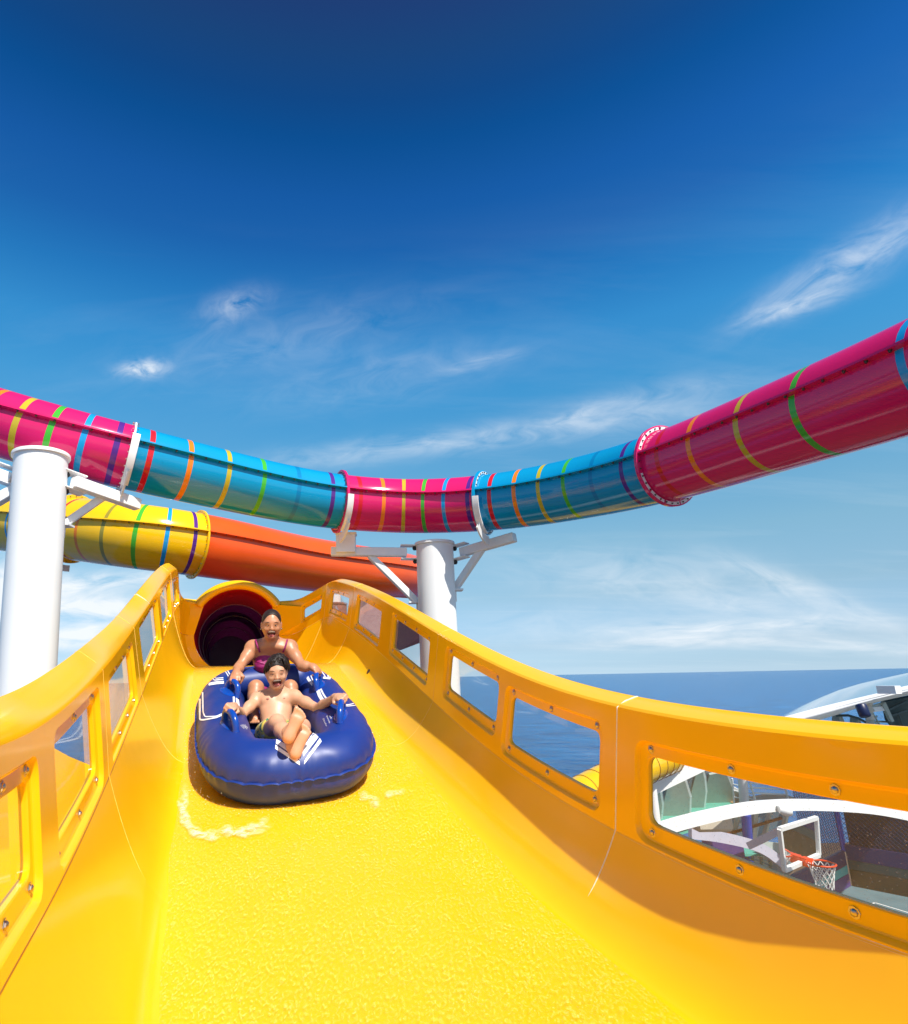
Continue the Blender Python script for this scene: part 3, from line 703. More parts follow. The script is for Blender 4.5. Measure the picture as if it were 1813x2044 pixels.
# ------------------------------------------------------------------ raft
m = gelcoat('raft_blue_vinyl', (.006, .030, .20), .43, .10); M['raft'] = m
t = m.node_tree; b = t.nodes['Principled BSDF']
M['raft_light'] = gelcoat('raft_handle_vinyl', (.004, .055, .33), .22, .06)
M['decal'] = paint('white_print', (.82, .82, .84), .4, .03)
yO = 5.045
C_, T_, R2_, U2_ = frame(yO)[:4]
RO = frame(yO)[4] + R2_ * (-.095) + U2_ * .030
RF = nrm(-T_ + .035 * R2_ - .032 * U2_); RU = nrm(U2_ - RF * RF.dot(U2_)); RR = -np.cross(RU, RF) * -1
RR = np.cross(RF, RU); RR = RR if RR[0] > 0 else -RR
raft = empty('raft', RO, 'blue inflatable two-seat raft with white line graphics and four handles', 'raft')
HA, HB, NE = .412, .87, 3.6
def rpath(f):
    c, s_ = math.cos(f), math.sin(f)
    x = HA * np.sign(s_) * abs(s_) ** (2 / NE); y = HB * np.sign(c) * abs(c) ** (2 / NE)
    return x, y
NF = 300
# even spacing along the plan outline
ff = np.linspace(0, 2 * math.pi, 4001); pp = np.array([rpath(f) for f in ff]); ll = np.concatenate([[0], np.cumsum(np.hypot(*np.diff(pp, axis=0).T))]); PL = ll[-1]
def rplan(l):
    l = l % PL; x = np.interp(l, ll, pp[:, 0]); y = np.interp(l, ll, pp[:, 1]); e = .004
    x1, x0_ = np.interp((l + e) % PL, ll, pp[:, 0]), np.interp((l - e) % PL, ll, pp[:, 0]); y1, y0_ = np.interp((l + e) % PL, ll, pp[:, 1]), np.interp((l - e) % PL, ll, pp[:, 1])
    tx, ty = x1 - x0_, y1 - y0_; n = math.hypot(tx, ty) + 1e-9; return x, y, ty / n * 1.0, -tx / n
def rtube(l, th, dr=0.):
    x, y, nx, ny = rplan(l)
    if nx * x + ny * y < 0: nx, ny = -nx, -ny
    fw = y / HB
    r = .186 + .012 * max(0, fw)
    N = RR * nx + RF * ny
    ths = .06
    d = (th - ths + math.pi) % (2 * math.pi) - math.pi
    pk = -.013 * (abs(math.sin(l / PL * math.pi * 74)) ** .7) * math.exp(-(d / .33) ** 2) if dr == 0 else 0
    wr = .0035 * math.sin(l * 61 + 3 * math.sin(l * 13)) * math.exp(-((d - .35) / .35) ** 2) + .002 * math.sin(l * 23 + 5 * th) if dr == 0 else 0
    rr = r + pk + wr + dr
    return RO + RR * x + RF * y + RU * r * .94 + (N * math.cos(th) + RU * math.sin(th) * .94) * rr
TH = np.concatenate([np.linspace(-math.pi, -.9, 14)[:-1], np.linspace(-.9, .5, 16)[:-1], np.linspace(.5, math.pi, 17)[:-1]])
G = np.array([[rtube(l, th) for th in TH] for l in np.linspace(0, PL, NF, endpoint=False)])
mb = MB(); nT = len(TH); V = G.reshape(-1, 3); F = [(i * nT + j, i * nT + (j + 1) % nT, ((i + 1) % NF) * nT + (j + 1) % nT, ((i + 1) % NF) * nT + j) for i in range(NF) for j in range(nT)]
ring = mk('ring_tube', V, F, M['raft'], raft, 180)
bm = bmesh.new(); bm.from_mesh(ring.data); bmesh.ops.recalc_face_normals(bm, faces=bm.faces); bm.to_mesh(ring.data)
for v in bm.verts: v.co += Vector(RO)
BVH = BVHTree.FromBMesh(bm); bm.free()
# scalloped weld
mb = MB(); W = []
for l in np.linspace(0, PL, 740, endpoint=False):
    w = .009 * (abs(math.sin(l / PL * math.pi * 74))) - .005
    r0 = [rtube(l, +.06 + dth, d) + RU * w * k for dth, d, k in ((-.035, -.012, 0), (-.010, .004, 1), (.0, .007, 1), (.010, .004, 1), (.035, -.012, 0))]
    W.append(r0)
W = np.array(W); W = np.concatenate([W, W[:1]])
mb.grid(W).obj('weld_seam', M['raft'], raft, 60)
# floor with cross beams and the back cushion
mb = MB(); rows = []
for v in np.linspace(-.60, .60, 49):
    row = []
    for u in np.linspace(-1, 1, 21):
        y = v; xm = HA * (1 - min(.98, abs(y / HB)) ** NE) ** (1 / NE); row.append(RO + RR * u * xm + RF * y + RU * (.075 + .022 * abs(math.cos(v * 17))))
    rows.append(row)
mb.grid(np.array(rows)).obj('floor_mat', M['raft'], raft, 180)
mb = MB(); mb.tube([RO + RR * x + RF * (-.58 - .03 * math.cos(x * 6)) + RU * .30 for x in np.linspace(-.34, .34, 15)], [.06] + [.115] * 13 + [.06], 16); mb.obj('back_cushion', M['raft'], raft, 180)
def cast(px, py, off=.003):
    r = nrm(ray(px, py)); h = BVH.ray_cast(Vector((0, 0, 0)), Vector(r), 30)
    if h[0] is None: return None, None
    n = np.array(h[1]); n = n if n.dot(r) < 0 else -n
    return np.array(h[0]) + n * off, n
def dep(px, py):
    p, n = cast(px, py, 0)
    return 9. if p is None else float(p @ AX_F)
def c3(x, y): return ((700 + x / 2.518) * .5367, (2450 + y / 2.518) * .5367)
def strip(pts, w, w2=None):
    P = np.array(pts, float); L = np.concatenate([[0], np.cumsum(np.hypot(*np.diff(P, axis=0).T))]); n = max(3, int(L[-1] / 9)); q = np.linspace(0, L[-1], n)
    X = np.stack([np.interp(q, L, P[:, 0]), np.interp(q, L, P[:, 1])], 1)
    if len(P) > 2:                                    # round the corners a little
        for _ in range(2): X[1:-1] = (X[:-2] + 2 * X[1:-1] + X[2:]) / 4
    T = np.gradient(X, axis=0); T /= np.linalg.norm(T, axis=1)[:, None] + 1e-9; N = np.stack([-T[:, 1], T[:, 0]], 1)
    G = []
    for i in range(n):
        ww = w if w2 is None else lerp(w, w2, i / (n - 1)); row = []
        for k in np.linspace(-.5, .5, 4):
            p, _ = cast(*c3(*(X[i] + N[i] * ww * k)))
            if p is None: row = None; break
            row.append(p)
        if row is None: continue
        if G and np.linalg.norm(np.array(row) - np.array(G[-1])) > .16: continue
        G.append(row)
    if len(G) > 1: MB().grid(np.array(G)).obj('graphic_stripe', M['decal'], raft, 180)
def quad(pts):
    A, B, C, D = [np.array(p, float) for p in pts]; G = []
    for u in np.linspace(0, 1, 12):
        row = []
        for v in np.linspace(0, 1, 6):
            p, _ = cast(*c3(*((A * (1 - u) + B * u) * (1 - v) + (D * (1 - u) + C * u) * v)))
            if p is None: row = None; break
            row.append(p)
        if row is not None: G.append(row)
    if len(G) > 2: MB().grid(np.array(G)).obj('graphic_stripe', M['decal'], raft, 180)
quad([(1068, 850), (1175, 688), (1221, 738), (1078, 918)]); quad([(1088, 956), (1233, 747), (1250, 778), (1085, 992)])
quad([(826, 757), (1046, 872), (1046, 948), (822, 797)]); quad([(818, 808), (1046, 962), (1046, 999), (815, 846)])
strip([(168, 148), (240, 122), (316, 108)], 32); strip([(172, 140), (190, 190), (212, 250)], 34); strip([(200, 240), (270, 228), (334, 224)], 26)
strip([(222, 150), (240, 205), (330, 196)], 9); strip([(238, 142), (254, 188), (330, 180)], 7)
strip([(130, 170), (104, 225), (112, 330), (112, 520), (112, 574), (150, 575), (265, 554), (332, 526)], 24, 10)
strip([(130, 196), (138, 330), (142, 500), (158, 546), (265, 543), (330, 513)], 16, 8)
strip([(250, 98), (300, 78), (345, 87), (375, 120), (398, 168)], 9); strip([(300, 94), (335, 104), (362, 140), (382, 178)], 8)
strip([(425, 358), (430, 452)], 18); strip([(456, 368), (468, 452)], 27)
strip([(1215, 295), (1235, 350), (1268, 402)], 34); strip([(1243, 285), (1265, 332), (1292, 372), (1335, 400)], 15)
strip([(1452, 430), (1490, 437), (1560, 420)], 8); strip([(1452, 441), (1490, 448), (1566, 440)], 7)
strip([(1165, 82), (1225, 80), (1268, 108)], 26); strip([(1262, 92), (1300, 150), (1326, 190)], 12); strip([(1240, 112), (1272, 150), (1284, 172)], 9); strip([(1264, 180), (1332, 188)], 18)
strip([(1148, 62), (1210, 66), (1290, 108), (1334, 180)], 6)
strip([(1100, 142), (1132, 200), (1172, 252)], 26); strip([(1150, 160), (1186, 250)], 9)
def words(txt, base, ang, size):
    cu = bpy.data.curves.new('print', 'FONT'); cu.body = txt; cu.resolution_u = 2; ob = bpy.data.objects.new('print', cu); COL.objects.link(ob)
    dg = bpy.context.evaluated_depsgraph_get(); me = ob.evaluated_get(dg).to_mesh(); V = [v.co.copy() for v in me.vertices]; F = [list(p.vertices) for p in me.polygons]; ob.to_mesh_clear(); bpy.data.objects.remove(ob); bpy.data.curves.remove(cu)
    ca, sa = math.cos(rad(ang)), math.sin(rad(ang)); out = []
    for v in V:
        p, _ = cast(*c3(base[0] + size * (v.x * ca + v.y * sa), base[1] + size * (v.x * sa - v.y * ca)))
        if p is None: return
        out.append(p)
    mk('warning_print', out, F, M['decal'], raft, 0)
words('Left', (1322, 535), 66, 24); words('Derecha', (1294, 540), 66, 22); words('Derecho', (1262, 565), 66, 22)
words('Right', (520, 628), 42, 20); words('Derecha', (502, 626), 42, 18); words('Droite', (486, 630), 42, 18)
# handles
def handle(f0, f1, hgt, patch):
    p0, n0 = cast(*c3(*f0), 0); p1, n1 = cast(*c3(*f1), 0)
    n = nrm(n0 + n1); n = nrm(n + RU * .9)
    mid = (p0 + p1) / 2; d = p1 - p0; L = np.linalg.norm(d); d = d / L
    P = [mid + d * x * L + n * h * hgt for x, h in ((-.62, -.1), (-.6, .35), (-.5, .75), (-.3, .97), (0, 1.03), (.3, .97), (.5, .75), (.6, .35), (.62, -.1))]
    Q = []
    for i in range(len(P) - 1):
        for k in range(3): Q.append(P[i] + (P[i + 1] - P[i]) * k / 3)
    Q.append(P[-1]); Q = np.array(Q)
    for _ in range(2): Q[1:-1] = (Q[:-2] + 2 * Q[1:-1] + Q[2:]) / 4
    h = MB().tube(Q, [.030] + [.023] * (len(Q) - 2) + [.030], 12).obj('handle', M['raft_light'], raft, 180)
    G = []
    for r in np.linspace(0.02, 1, 6):
        row = []
        for a in np.linspace(0, 2 * math.pi, 28, endpoint=False):
            px = patch[0] + patch[2] * r * math.cos(a) * (1 if True else 1); py = patch[1] + patch[3] * r * math.sin(a) + patch[4] * r * math.cos(a)
            p, nn = cast(*c3(px, py), .010 * (1 - r ** 6) + .001)
            if p is None: return Q
            row.append(p)
        G.append(row)
    MB().grid(np.array(G), closed=True).obj('handle_patch', M['raft_light'], h, 180)
    return Q
HFL = handle((438, 672), (352, 590), .092, (392, 622, 92, 52, 28)); HFR = handle((1425, 585), (1448, 480), .092, (1430, 530, 66, 62, -18))
HRL = handle((446, 352), (372, 285), .085, (385, 310, 90, 38, 18)); HRR = handle((1210, 282), (1228, 205), .085, (1222, 240, 62, 40, -8))
# ------------------------------------------------------------------ people: one continuous skin from blended volumes
def sdf_mesh(prims, vox):
    lo = np.array([1e9] * 3); hi = -lo
    for p in prims:
        if p['op'] == 'sub': continue
        lo = np.minimum(lo, p['lo']); hi = np.maximum(hi, p['hi'])
    lo -= 4 * vox; hi += 4 * vox
    n = np.ceil((hi - lo) / vox).astype(int) + 1
    D = np.full(n, .2, np.float32)
    for p in prims:
        k = p['k']; m_ = k + 2.5 * vox
        a = np.clip(np.floor((p['lo'] - m_ - lo) / vox).astype(int), 0, n - 1); b = np.clip(np.ceil((p['hi'] + m_ - lo) / vox).astype(int) + 1, 1, n)
        if (b <= a).any(): continue
        ax = [lo[i] + vox * np.arange(a[i], b[i]) for i in range(3)]
        X = np.stack(np.meshgrid(*ax, indexing='ij'), -1)
        d = p['f'](X); S = (slice(a[0], b[0]), slice(a[1], b[1]), slice(a[2], b[2])); o = D[S]
        if p['op'] == 'add': h = np.maximum(k - np.abs(o - d), 0) / max(k, 1e-6); D[S] = np.minimum(o, d) - h * h * k / 4
        else: d = -d; h = np.maximum(k - np.abs(o - d), 0) / max(k, 1e-6); D[S] = np.maximum(o, d) + h * h * k / 4
    neg = D < 0
    c = neg[:-1, :-1, :-1].astype(np.int8)
    sh = [(i, j, k) for i in (0, 1) for j in (0, 1) for k in (0, 1)]
    def sub(i, j, k, A): return A[i:A.shape[0] - 1 + i, j:A.shape[1] - 1 + j, k:A.shape[2] - 1 + k]
    cnt = sum(sub(*s, neg).astype(np.int8) for s in sh)
    act = (cnt > 0) & (cnt < 8); idx = np.full(act.shape, -1, np.int64); I = np.argwhere(act); idx[act] = np.arange(len(I))
    acc = np.zeros((len(I), 3)); num = np.zeros(len(I))
    val = {s: sub(*s, D)[act].astype(float) for s in sh}
    for s in sh:
        for axx in range(3):
            if s[axx] == 1: continue
            e = list(s); e[axx] = 1; e = tuple(e); v0, v1 = val[s], val[e]; cr_ = (v0 < 0) != (v1 < 0)
            t_ = np.where(cr_, v0 / np.where(cr_, v0 - v1, 1), 0); pnt = np.tile(np.array(s, float), (len(I), 1)); pnt[:, axx] = t_
            acc += pnt * cr_[:, None]; num += cr_
    V = lo + vox * (I + acc / num[:, None]); F = []
    for axx in range(3):
        u, w = [(1, 2), (2, 0), (0, 1)][axx]
        s0 = [slice(None)] * 3; s1 = [slice(None)] * 3; s0[axx] = slice(0, -1); s1[axx] = slice(1, None)
        a, b = neg[tuple(s0)], neg[tuple(s1)]; E = np.argwhere(a != b); sgn = a[tuple(E.T)]
        ok = (E[:, u] > 0) & (E[:, w] > 0) & (E[:, u] < n[u] - 1) & (E[:, w] < n[w] - 1); E = E[ok]; sgn = sgn[ok]
        def at_(du, dw): q = E.copy(); q[:, u] -= du; q[:, w] -= dw; return idx[tuple(q.T)]
        Q = np.stack([at_(1, 1), at_(0, 1), at_(0, 0), at_(1, 0)], 1); Q[~sgn] = Q[~sgn][:, ::-1]; F.append(Q)
    F = np.concatenate(F); F = F[(F >= 0).all(1)]
    # light smoothing
    for _ in range(2):
        A = np.zeros_like(V); cn = np.zeros(len(V))
        for i in range(4):
            j = (i + 1) % 4; np.add.at(A, F[:, i], V[F[:, j]]); np.add.at(A, F[:, j], V[F[:, i]]); np.add.at(cn, F[:, i], 1); np.add.at(cn, F[:, j], 1)
        V = V * .6 + .4 * A / np.maximum(cn, 1)[:, None]
    return V, F
def cap(a, b, ra, rb, k=.02, op='add'):
    a, b = np.asarray(a, float), np.asarray(b, float); ba = b - a; l2 = max(ba @ ba, 1e-9)
    def f(X):
        pa = X - a; h = np.clip(pa @ ba / l2, 0, 1); return np.linalg.norm(pa - h[..., None] * ba, axis=-1) - (ra + (rb - ra) * h)
    r = max(ra, rb); return dict(f=f, lo=np.minimum(a, b) - r, hi=np.maximum(a, b) + r, k=k, op=op)
def ell(c, R, r, k=.02, op='add'):
    """R: rows are the local axes"""
    c = np.asarray(c, float); R = np.asarray(R, float); r = np.asarray(r, float)
    def f(X):
        q = (X - c) @ R.T; k0 = np.linalg.norm(q / r, axis=-1); k1 = np.linalg.norm(q / (r * r), axis=-1) + 1e-9; return k0 * (k0 - 1) / k1
    m_ = r.max(); return dict(f=f, lo=c - m_, hi=c + m_, k=k, op=op)
def basis(fwd, up_hint):
    f = nrm(fwd); r = nrm(np.cross(f, up_hint)); u = np.cross(r, f); return r, f, u
class Head:
    def __init__(s, c, size, pitch=0, yaw=0, roll=0):
        s.c = np.asarray(c, float); s.h = size
        F = nrm(-s.c); R = np.array([1., 0, 0]); R = nrm(R - F * R.dot(F)); U = np.cross(F, -R) * -1
        U = np.cross(R, F) * (1 if np.cross(R, F)[2] > 0 else -1)
        def rot(ax, a, *vs): q = Matrix.Rotation(rad(a), 3, Vector(ax)); return [np.array(q @ Vector(v)) for v in vs]
        F, U = rot(R, pitch, F, U); F, R = rot(U, yaw, F, R); R, U = rot(F, roll, R, U)
        s.R, s.F, s.U = R, F, U; s.M = np.array([R, F, U])
    def p(s, x, y, z): return s.c + s.h * (x * s.R + y * s.F + z * s.U)
    def e(s, x, y, z, rx_, ry, rz, k=.02, op='add'): return ell(s.p(x, y, z), s.M, np.array([rx_, ry, rz]) * s.h, k * s.h, op)
    def cp(s, a, b, ra, rb, k=.02, op='add'): return cap(s.p(*a), s.p(*b), ra * s.h, rb * s.h, k * s.h, op)
def head_prims(H, mouth_w=.15, mouth_h=.125, neck=None, eyes_open=True):
    L = [H.e(0, -.06, .13, .31, .385, .36, .05), H.e(0, .09, -.10, .265, .27, .36, .16), H.e(0, .19, -.375, .125, .12, .10, .12),
         H.cp((-.235, .02, -.14), (-.10, .17, -.40), .085, .07, .10), H.cp((.235, .02, -.14), (.10, .17, -.40), .085, .07, .10),
         H.cp((-.13, .27, .12), (.13, .27, .12), .075, .075, .08), H.e(-.165, .255, -.10, .10, .09, .085, .08), H.e(.165, .255, -.10, .10, .09, .085, .08),
         H.cp((0, .345, .06), (0, .42, -.075), .026, .046, .05), H.e(-.042, .395, -.09, .032, .035, .026, .03), H.e(.042, .395, -.09, .032, .035, .026, .03)]
    for s_ in (-1, 1):
        L.append(H.e(s_ * .335, -.04, -.02, .035, .075, .12, .03)); L.append(H.e(s_ * .365, .005, -.02, .022, .035, .06, .02, 'sub'))
    L.append(H.cp((-.10, .315, -.155), (.10, .315, -.155), .035, .035, .03)); L.append(H.e(0, .30, -.33, .10, .06, .035, .03))
    L.append(H.e(0, .36, -.245, mouth_w, .20, mouth_h, .025, 'sub'))
    if neck is not None: L.append(cap(H.p(0, -.07, -.25), neck, .215 * H.h, .235 * H.h, .10 * H.h))
    return L
M['mouth'] = paint('mouth_inside', (.10, .012, .012), .4); M['tongue'] = paint('tongue', (.55, .13, .12), .35); M['lip'] = paint('lips', (.40, .13, .09), .35)
M['teeth'] = paint('teeth', (.82, .80, .74), .25, .02); M['eye'] = paint('eye_white', (.75, .73, .70), .2, .02); M['iris'] = paint('dark_iris', (.02, .012, .008), .15, .02)
M['areola'] = paint('areola', (.38, .13, .09), .5); M['brow'] = paint('dark_brow', (.03, .018, .012), .7)
def face(H, root, mw=.15, mh=.125, eyes_open=True):
    mo = MB().ell(H.p(0, .225, -.245), np.array([H.R * mw * 1.05, H.F * .07, H.U * mh * 1.05]).T * H.h, nu=20, nv=12).obj('mouth', M['mouth'], root, 180)
    tb = MB()
    G = [[H.p(x * mw * .80, .335 - .42 * (x * mw) ** 2 * 4, -.245 + mh * (.80 - .12 * x * x) - z) for z in (0, .012, .046)] for x in np.linspace(-1, 1, 13)]
    tb.grid(np.array(G)); tb.grid(np.array(G) - H.F * H.h * .03, flip=True); tb.obj('teeth', M['teeth'], mo, 180)
    if not eyes_open or True:
        G = [[H.p(x * mw * .6, .30 - .3 * (x * mw) ** 2, -.245 - mh * .82 + z) for z in (.022, 0)] for x in np.linspace(-1, 1, 9)]
        MB().grid(np.array(G)).obj('teeth', M['teeth'], mo, 180)
    MB().ell(H.p(0, .27, -.245 - mh * .55), np.array([H.R * mw * .62, H.F * .055, H.U * mh * .36]).T * H.h, nu=14, nv=9).obj('tongue', M['tongue'], mo, 180)
    # lips around the open mouth
    P = []; rr_ = []
    for a in np.linspace(0, 2 * math.pi, 33):
        x, z = math.cos(a) * mw * 1.03, math.sin(a) * mh * 1.02
        P.append(H.p(x, .345 - 1.8 * x * x - .05 * max(0, -math.sin(a)), -.245 + z)); rr_.append(H.h * (.010 + .009 * abs(math.sin(a)) * (1.3 if math.sin(a) < 0 else .5)))
    MB().tube(P, rr_, 8, cap=False).obj('lips', M['lip'], root, 180)
    for s_ in (-1, 1):
        if eyes_open:
            ey = MB().ell(H.p(s_ * .125, .311, .040), np.array([H.R * .048, H.F * .046, H.U * .019]).T * H.h, nu=14, nv=10).obj('eye', M['eye'], root, 180)
            MB().ell(H.p(s_ * .125, .344, .041), np.array([H.R * .019, H.F * .018, H.U * .019]).T * H.h, nu=12, nv=8).obj('iris', M['iris'], ey, 180)
            MB().tube([H.p(s_ * .125 + x, .358 - 3.5 * x * x, .060 - 5 * x * x) for x in np.linspace(-.055, .055, 9)], [H.h * .003] + [H.h * .006] * 7 + [H.h * .003], 6).obj('eyelash', M['brow'], root, 180)
        else:
            MB().tube([H.p(s_ * .13 + x, .352 - 3.5 * x * x, .036 + 2.4 * x * x - s_ * x * .1) for x in np.linspace(-.075, .075, 9)], [H.h * .004] + [H.h * .007] * 7 + [H.h * .004], 6).obj('eyelash', M['brow'], root, 180)
        MB().tube([H.p(s_ * (.135 + x), .358 - 2.2 * max(0, x) * abs(x) * 3 - .3 * x * x, .135 + .018 - 5.5 * (x - .01) ** 2) for x in np.linspace(-.085, .095, 9)], [H.h * .005] + [H.h * .009] * 5 + [H.h * .007, H.h * .006, H.h * .004], 6).obj('eyebrow', M['brow'], root, 180)
def skin(name, pale_tone, deep, sss=.12):
    m, t, b = new_mat(name); v = objco(t, 1.)
    c = ramp(t, noise(t, v, 14, 5, .6), [(.3, deep), (.7, pale_tone)]); t.links.new(c, b.inputs['Base Color'])  # random mottle between a paler and a deeper skin tone
    b.inputs['Roughness'].default_value = .42; b.inputs['Subsurface Weight'].default_value = sss; b.inputs['Subsurface Radius'].default_value = (.02, .008, .004); b.inputs['Subsurface Scale'].default_value = .5
    bump(t, b, noise(t, v, 160, 3), .12, .002); return m
M['skin_w'] = skin('tanned_skin', (.52, .235, .12), (.45, .195, .095)); M['skin_b'] = skin('light_skin', (.64, .35, .21), (.58, .30, .175))
def hand(wrist, knuck, grip_axis, down, size, curl=1.):
    """wrist and knuckle centre, the axis of the bar held (thumb side positive), the side the fingers close on"""
    w, kc = np.asarray(wrist, float), np.asarray(knuck, float); out = nrm(kc - w); g = nrm(grip_axis); g = nrm(g - out * g.dot(out)); dn = nrm(down); dn = nrm(dn - out * dn.dot(out) - g * dn.dot(g))
    L = [cap(w, w + (kc - w) * .4, .027 * size, .030 * size, .02), ell((w * .35 + kc * .65), np.array([g, out, np.cross(g, out)]), np.array([.043, .050, .020]) * size, .02)]
    for i, (o_, ln) in enumerate(((-.034, .80), (-.012, .95), (.011, 1.), (.034, .93))):
        b0_ = kc + g * o_ * size; p1 = b0_ + (out * .030 + dn * .012) * size * ln; p2 = p1 + (dn * .034 - out * .004) * size * ln; p3 = p2 + (-out * .026 + dn * .010) * size * ln
        L += [cap(b0_, p1, .0115 * size, .0105 * size, .008), cap(p1, p2, .0105 * size, .0095 * size, .005), cap(p2, p3, .0095 * size, .008 * size, .005)]
    t0 = w * .6 + kc * .4 + g * .036 * size; t1 = t0 + (g * .022 + out * .026 + dn * .012) * size; t2 = t1 + (out * .016 + dn * .028 - g * .012) * size
    L += [cap(t0, t1, .015 * size, .0125 * size, .012), cap(t1, t2, .012 * size, .0095 * size, .006)]
    return L
def foot(ankle, heel, toe, sole_n, side, size):
    """side: unit vector from the little-toe side to the big-toe side"""
    a, h, t_ = (np.asarray(v, float) for v in (ankle, heel, toe)); d = nrm(t_ - h); n = nrm(sole_n); n = nrm(n - d * n.dot(d)); s_ = nrm(np.cross(d, n)); s_ = s_ if s_.dot(side) > 0 else -s_
    Lf = np.linalg.norm(t_ - h); ball = h + d * Lf * .66; up = -n
    L = [cap(a, h + up * .03 * size, .034 * size, .031 * size, .02), ell(h + up * .022 * size + d * .012 * size, np.array([s_, d, n]), np.array([.033, .036, .030]) * size, .02),
         cap(h + up * .02 * size - s_ * .006 * size, ball - s_ * .020 * size + up * .014 * size, .027 * size, .023 * size, .025), cap(h + up * .024 * size + s_ * .006 * size, ball + s_ * .022 * size + up * .016 * size, .025 * size, .026 * size, .025),
         cap(a, ball + up * .030 * size, .030 * size, .020 * size, .03)]
    for o_, ln, r in ((.031, 1.02, .0145), (.010, 1.0, .0105), (-.007, .97, .0098), (-.022, .92, .0092), (-.035, .86, .0088)):
        b_ = ball + s_ * o_ * size + up * .012 * size; tp = h + d * Lf * ln + s_ * (o_ * 1.12) * size + up * .008 * size - d * r * size
        L += [cap(b_, tp, r * .85 * size, r * size, .008), ell(tp, np.array([s_, d, n]), np.array([r * 1.05, r * 1.15, r]) * size, .004)]
    return L

# ---- the woman
W_ = empty('person', at(544, 1400, 5.35), 'woman with dark tied-back hair in a magenta swimsuit, laughing at the back of the raft', 'person')
H = Head(at(542, 1247, 5.22), .240, pitch=11, yaw=2, roll=-1)
neck_b = at(542, 1285, 5.30)
shL, shR = at(505, 1294, 5.31), at(578, 1293, 5.31); chest = at(541.5, 1318, 5.34); waist = at(542, 1356, 5.38); hip = at(543, 1396, 5.36)
eR = np.array([1., 0, 0]); eF = nrm(-chest); eU = np.array([0, 0, 1.]); TBs = np.array(basis(eF, eU))
elL, elR = at(478, 1331, 5.14), at(603, 1330, 5.14); wrL, wrR = at(465, 1353, 4.96), at(626, 1345, 5.00)
cL, cR = HRL[len(HRL) // 2], HRR[len(HRR) // 2]
kL, kR = cL + np.array([0, .02, .035]), cR + np.array([0, .02, .035])
wrL = lerp(elL, kL, .70); wrR = lerp(elR, kR, .72)
wrL += np.array([0, 0, .015]); wrR += np.array([0, 0, .015])
torso = lambda g=0.: [ell(chest + eU * .02, TBs, np.array([.148 + g, .098 + g, .15 + g]), .04), ell(waist, TBs, np.array([.122 + g, .092 + g, .15 + g]), .06), ell(hip, TBs, np.array([.168 + g, .125 + g, .125 + g]), .06),
    ell(chest - TBs[0] * .064 + TBs[1] * .068 - eU * .035, TBs, np.array([.066 + g, .060 + g, .066 + g]), .045), ell(chest + TBs[0] * .064 + TBs[1] * .068 - eU * .035, TBs, np.array([.066 + g, .060 + g, .066 + g]), .045)]
kneeL, kneeR = at(511, 1373, 5.12), at(579, 1373, 5.12); anL, anR = at(506, 1424, 4.95), at(586, 1428, 4.95)
hpL, hpR = hip + np.array([-.085, -.02, -.02]), hip + np.array([.085, -.02, -.02])
tL, tR = nrm(HRL[0] - HRL[-1]), nrm(HRR[0] - HRR[-1])
prims = head_prims(H, neck=neck_b) + torso() + [
    cap(neck_b, shL, .052, .050, .05), cap(neck_b, shR, .052, .050, .05), cap(shL, shR, .058, .058, .06), ell(shL, TBs, (.056, .056, .058), .03), ell(shR, TBs, (.056, .056, .058), .03),
    cap(at(541, 1289, 5.24), shL + eF * .05 - eU * .01, .016, .018, .03), cap(at(543, 1289, 5.24), shR + eF * .05 - eU * .01, .016, .018, .03),
    cap(shL, lerp(shL, elL, .45), .051, .047, .03), cap(lerp(shL, elL, .45), elL, .047, .038, .03), cap(shR, lerp(shR, elR, .45), .051, .047, .03), cap(lerp(shR, elR, .45), elR, .047, .038, .03),
    cap(elL, lerp(elL, wrL, .35), .039, .041, .02), cap(lerp(elL, wrL, .35), wrL, .041, .026, .02), cap(elR, lerp(elR, wrR, .35), .039, .041, .02), cap(lerp(elR, wrR, .35), wrR, .041, .026, .02)]
for hp, kn, an in ((hpL, kneeL, anL), (hpR, kneeR, anR)):
    prims += [cap(hp, kn, .088, .057, .05), ell(kn, np.eye(3), (.056, .056, .056), .03), cap(kn, lerp(kn, an, .35), .053, .056, .03), cap(lerp(kn, an, .35), an, .056, .034, .03)]
prims += hand(wrL, kL, -tL if (-tL)[0] > 0 else tL, np.array([0, -.35, -1]), 1.0) + hand(wrR, kR, -tR if (-tR)[0] < 0 else tR, np.array([0, -.35, -1]), 1.0)
prims += foot(anL, anL + np.array([.01, .02, -.045]), at(507, 1445, 4.76), np.array([.05, .35, -1]), np.array([1., 0, 0]), .95)
prims += foot(anR, anR + np.array([.0, .02, -.045]), at(592, 1450, 4.78), np.array([.05, .35, -1]), np.array([-1., 0, 0]), .95)
V, F = sdf_mesh(prims, .0058); mk('body', V, F, M['skin_w'], W_, 180)
face(H, W_)
hair = [H.e(0, -.075, .14, .335, .405, .385, .03), H.e(0, -.44, .05, .17, .14, .17, .10), H.e(0, .38, -.10, .30, .42, .515, .06, 'sub'), H.e(0, .30, -.45, .6, .42, .35, .05, 'sub'),
        H.e(0, -.1, -.55, .6, .7, .38, .03, 'sub')]
V, F = sdf_mesh(hair, .005)
def hair_mat(name, col):
    m, t, b = new_mat(name); v = objco(t, (1, 1, .12)); n = noise(t, v, 90, 4, .6)
    t.links.new(ramp(t, n, [(.3, tuple(c * .5 for c in col)), (.7, col)]), b.inputs['Base Color']); b.inputs['Roughness'].default_value = .46; b.inputs['Specular IOR Level'].default_value = .3
    bump(t, b, n, .8, .006); return m
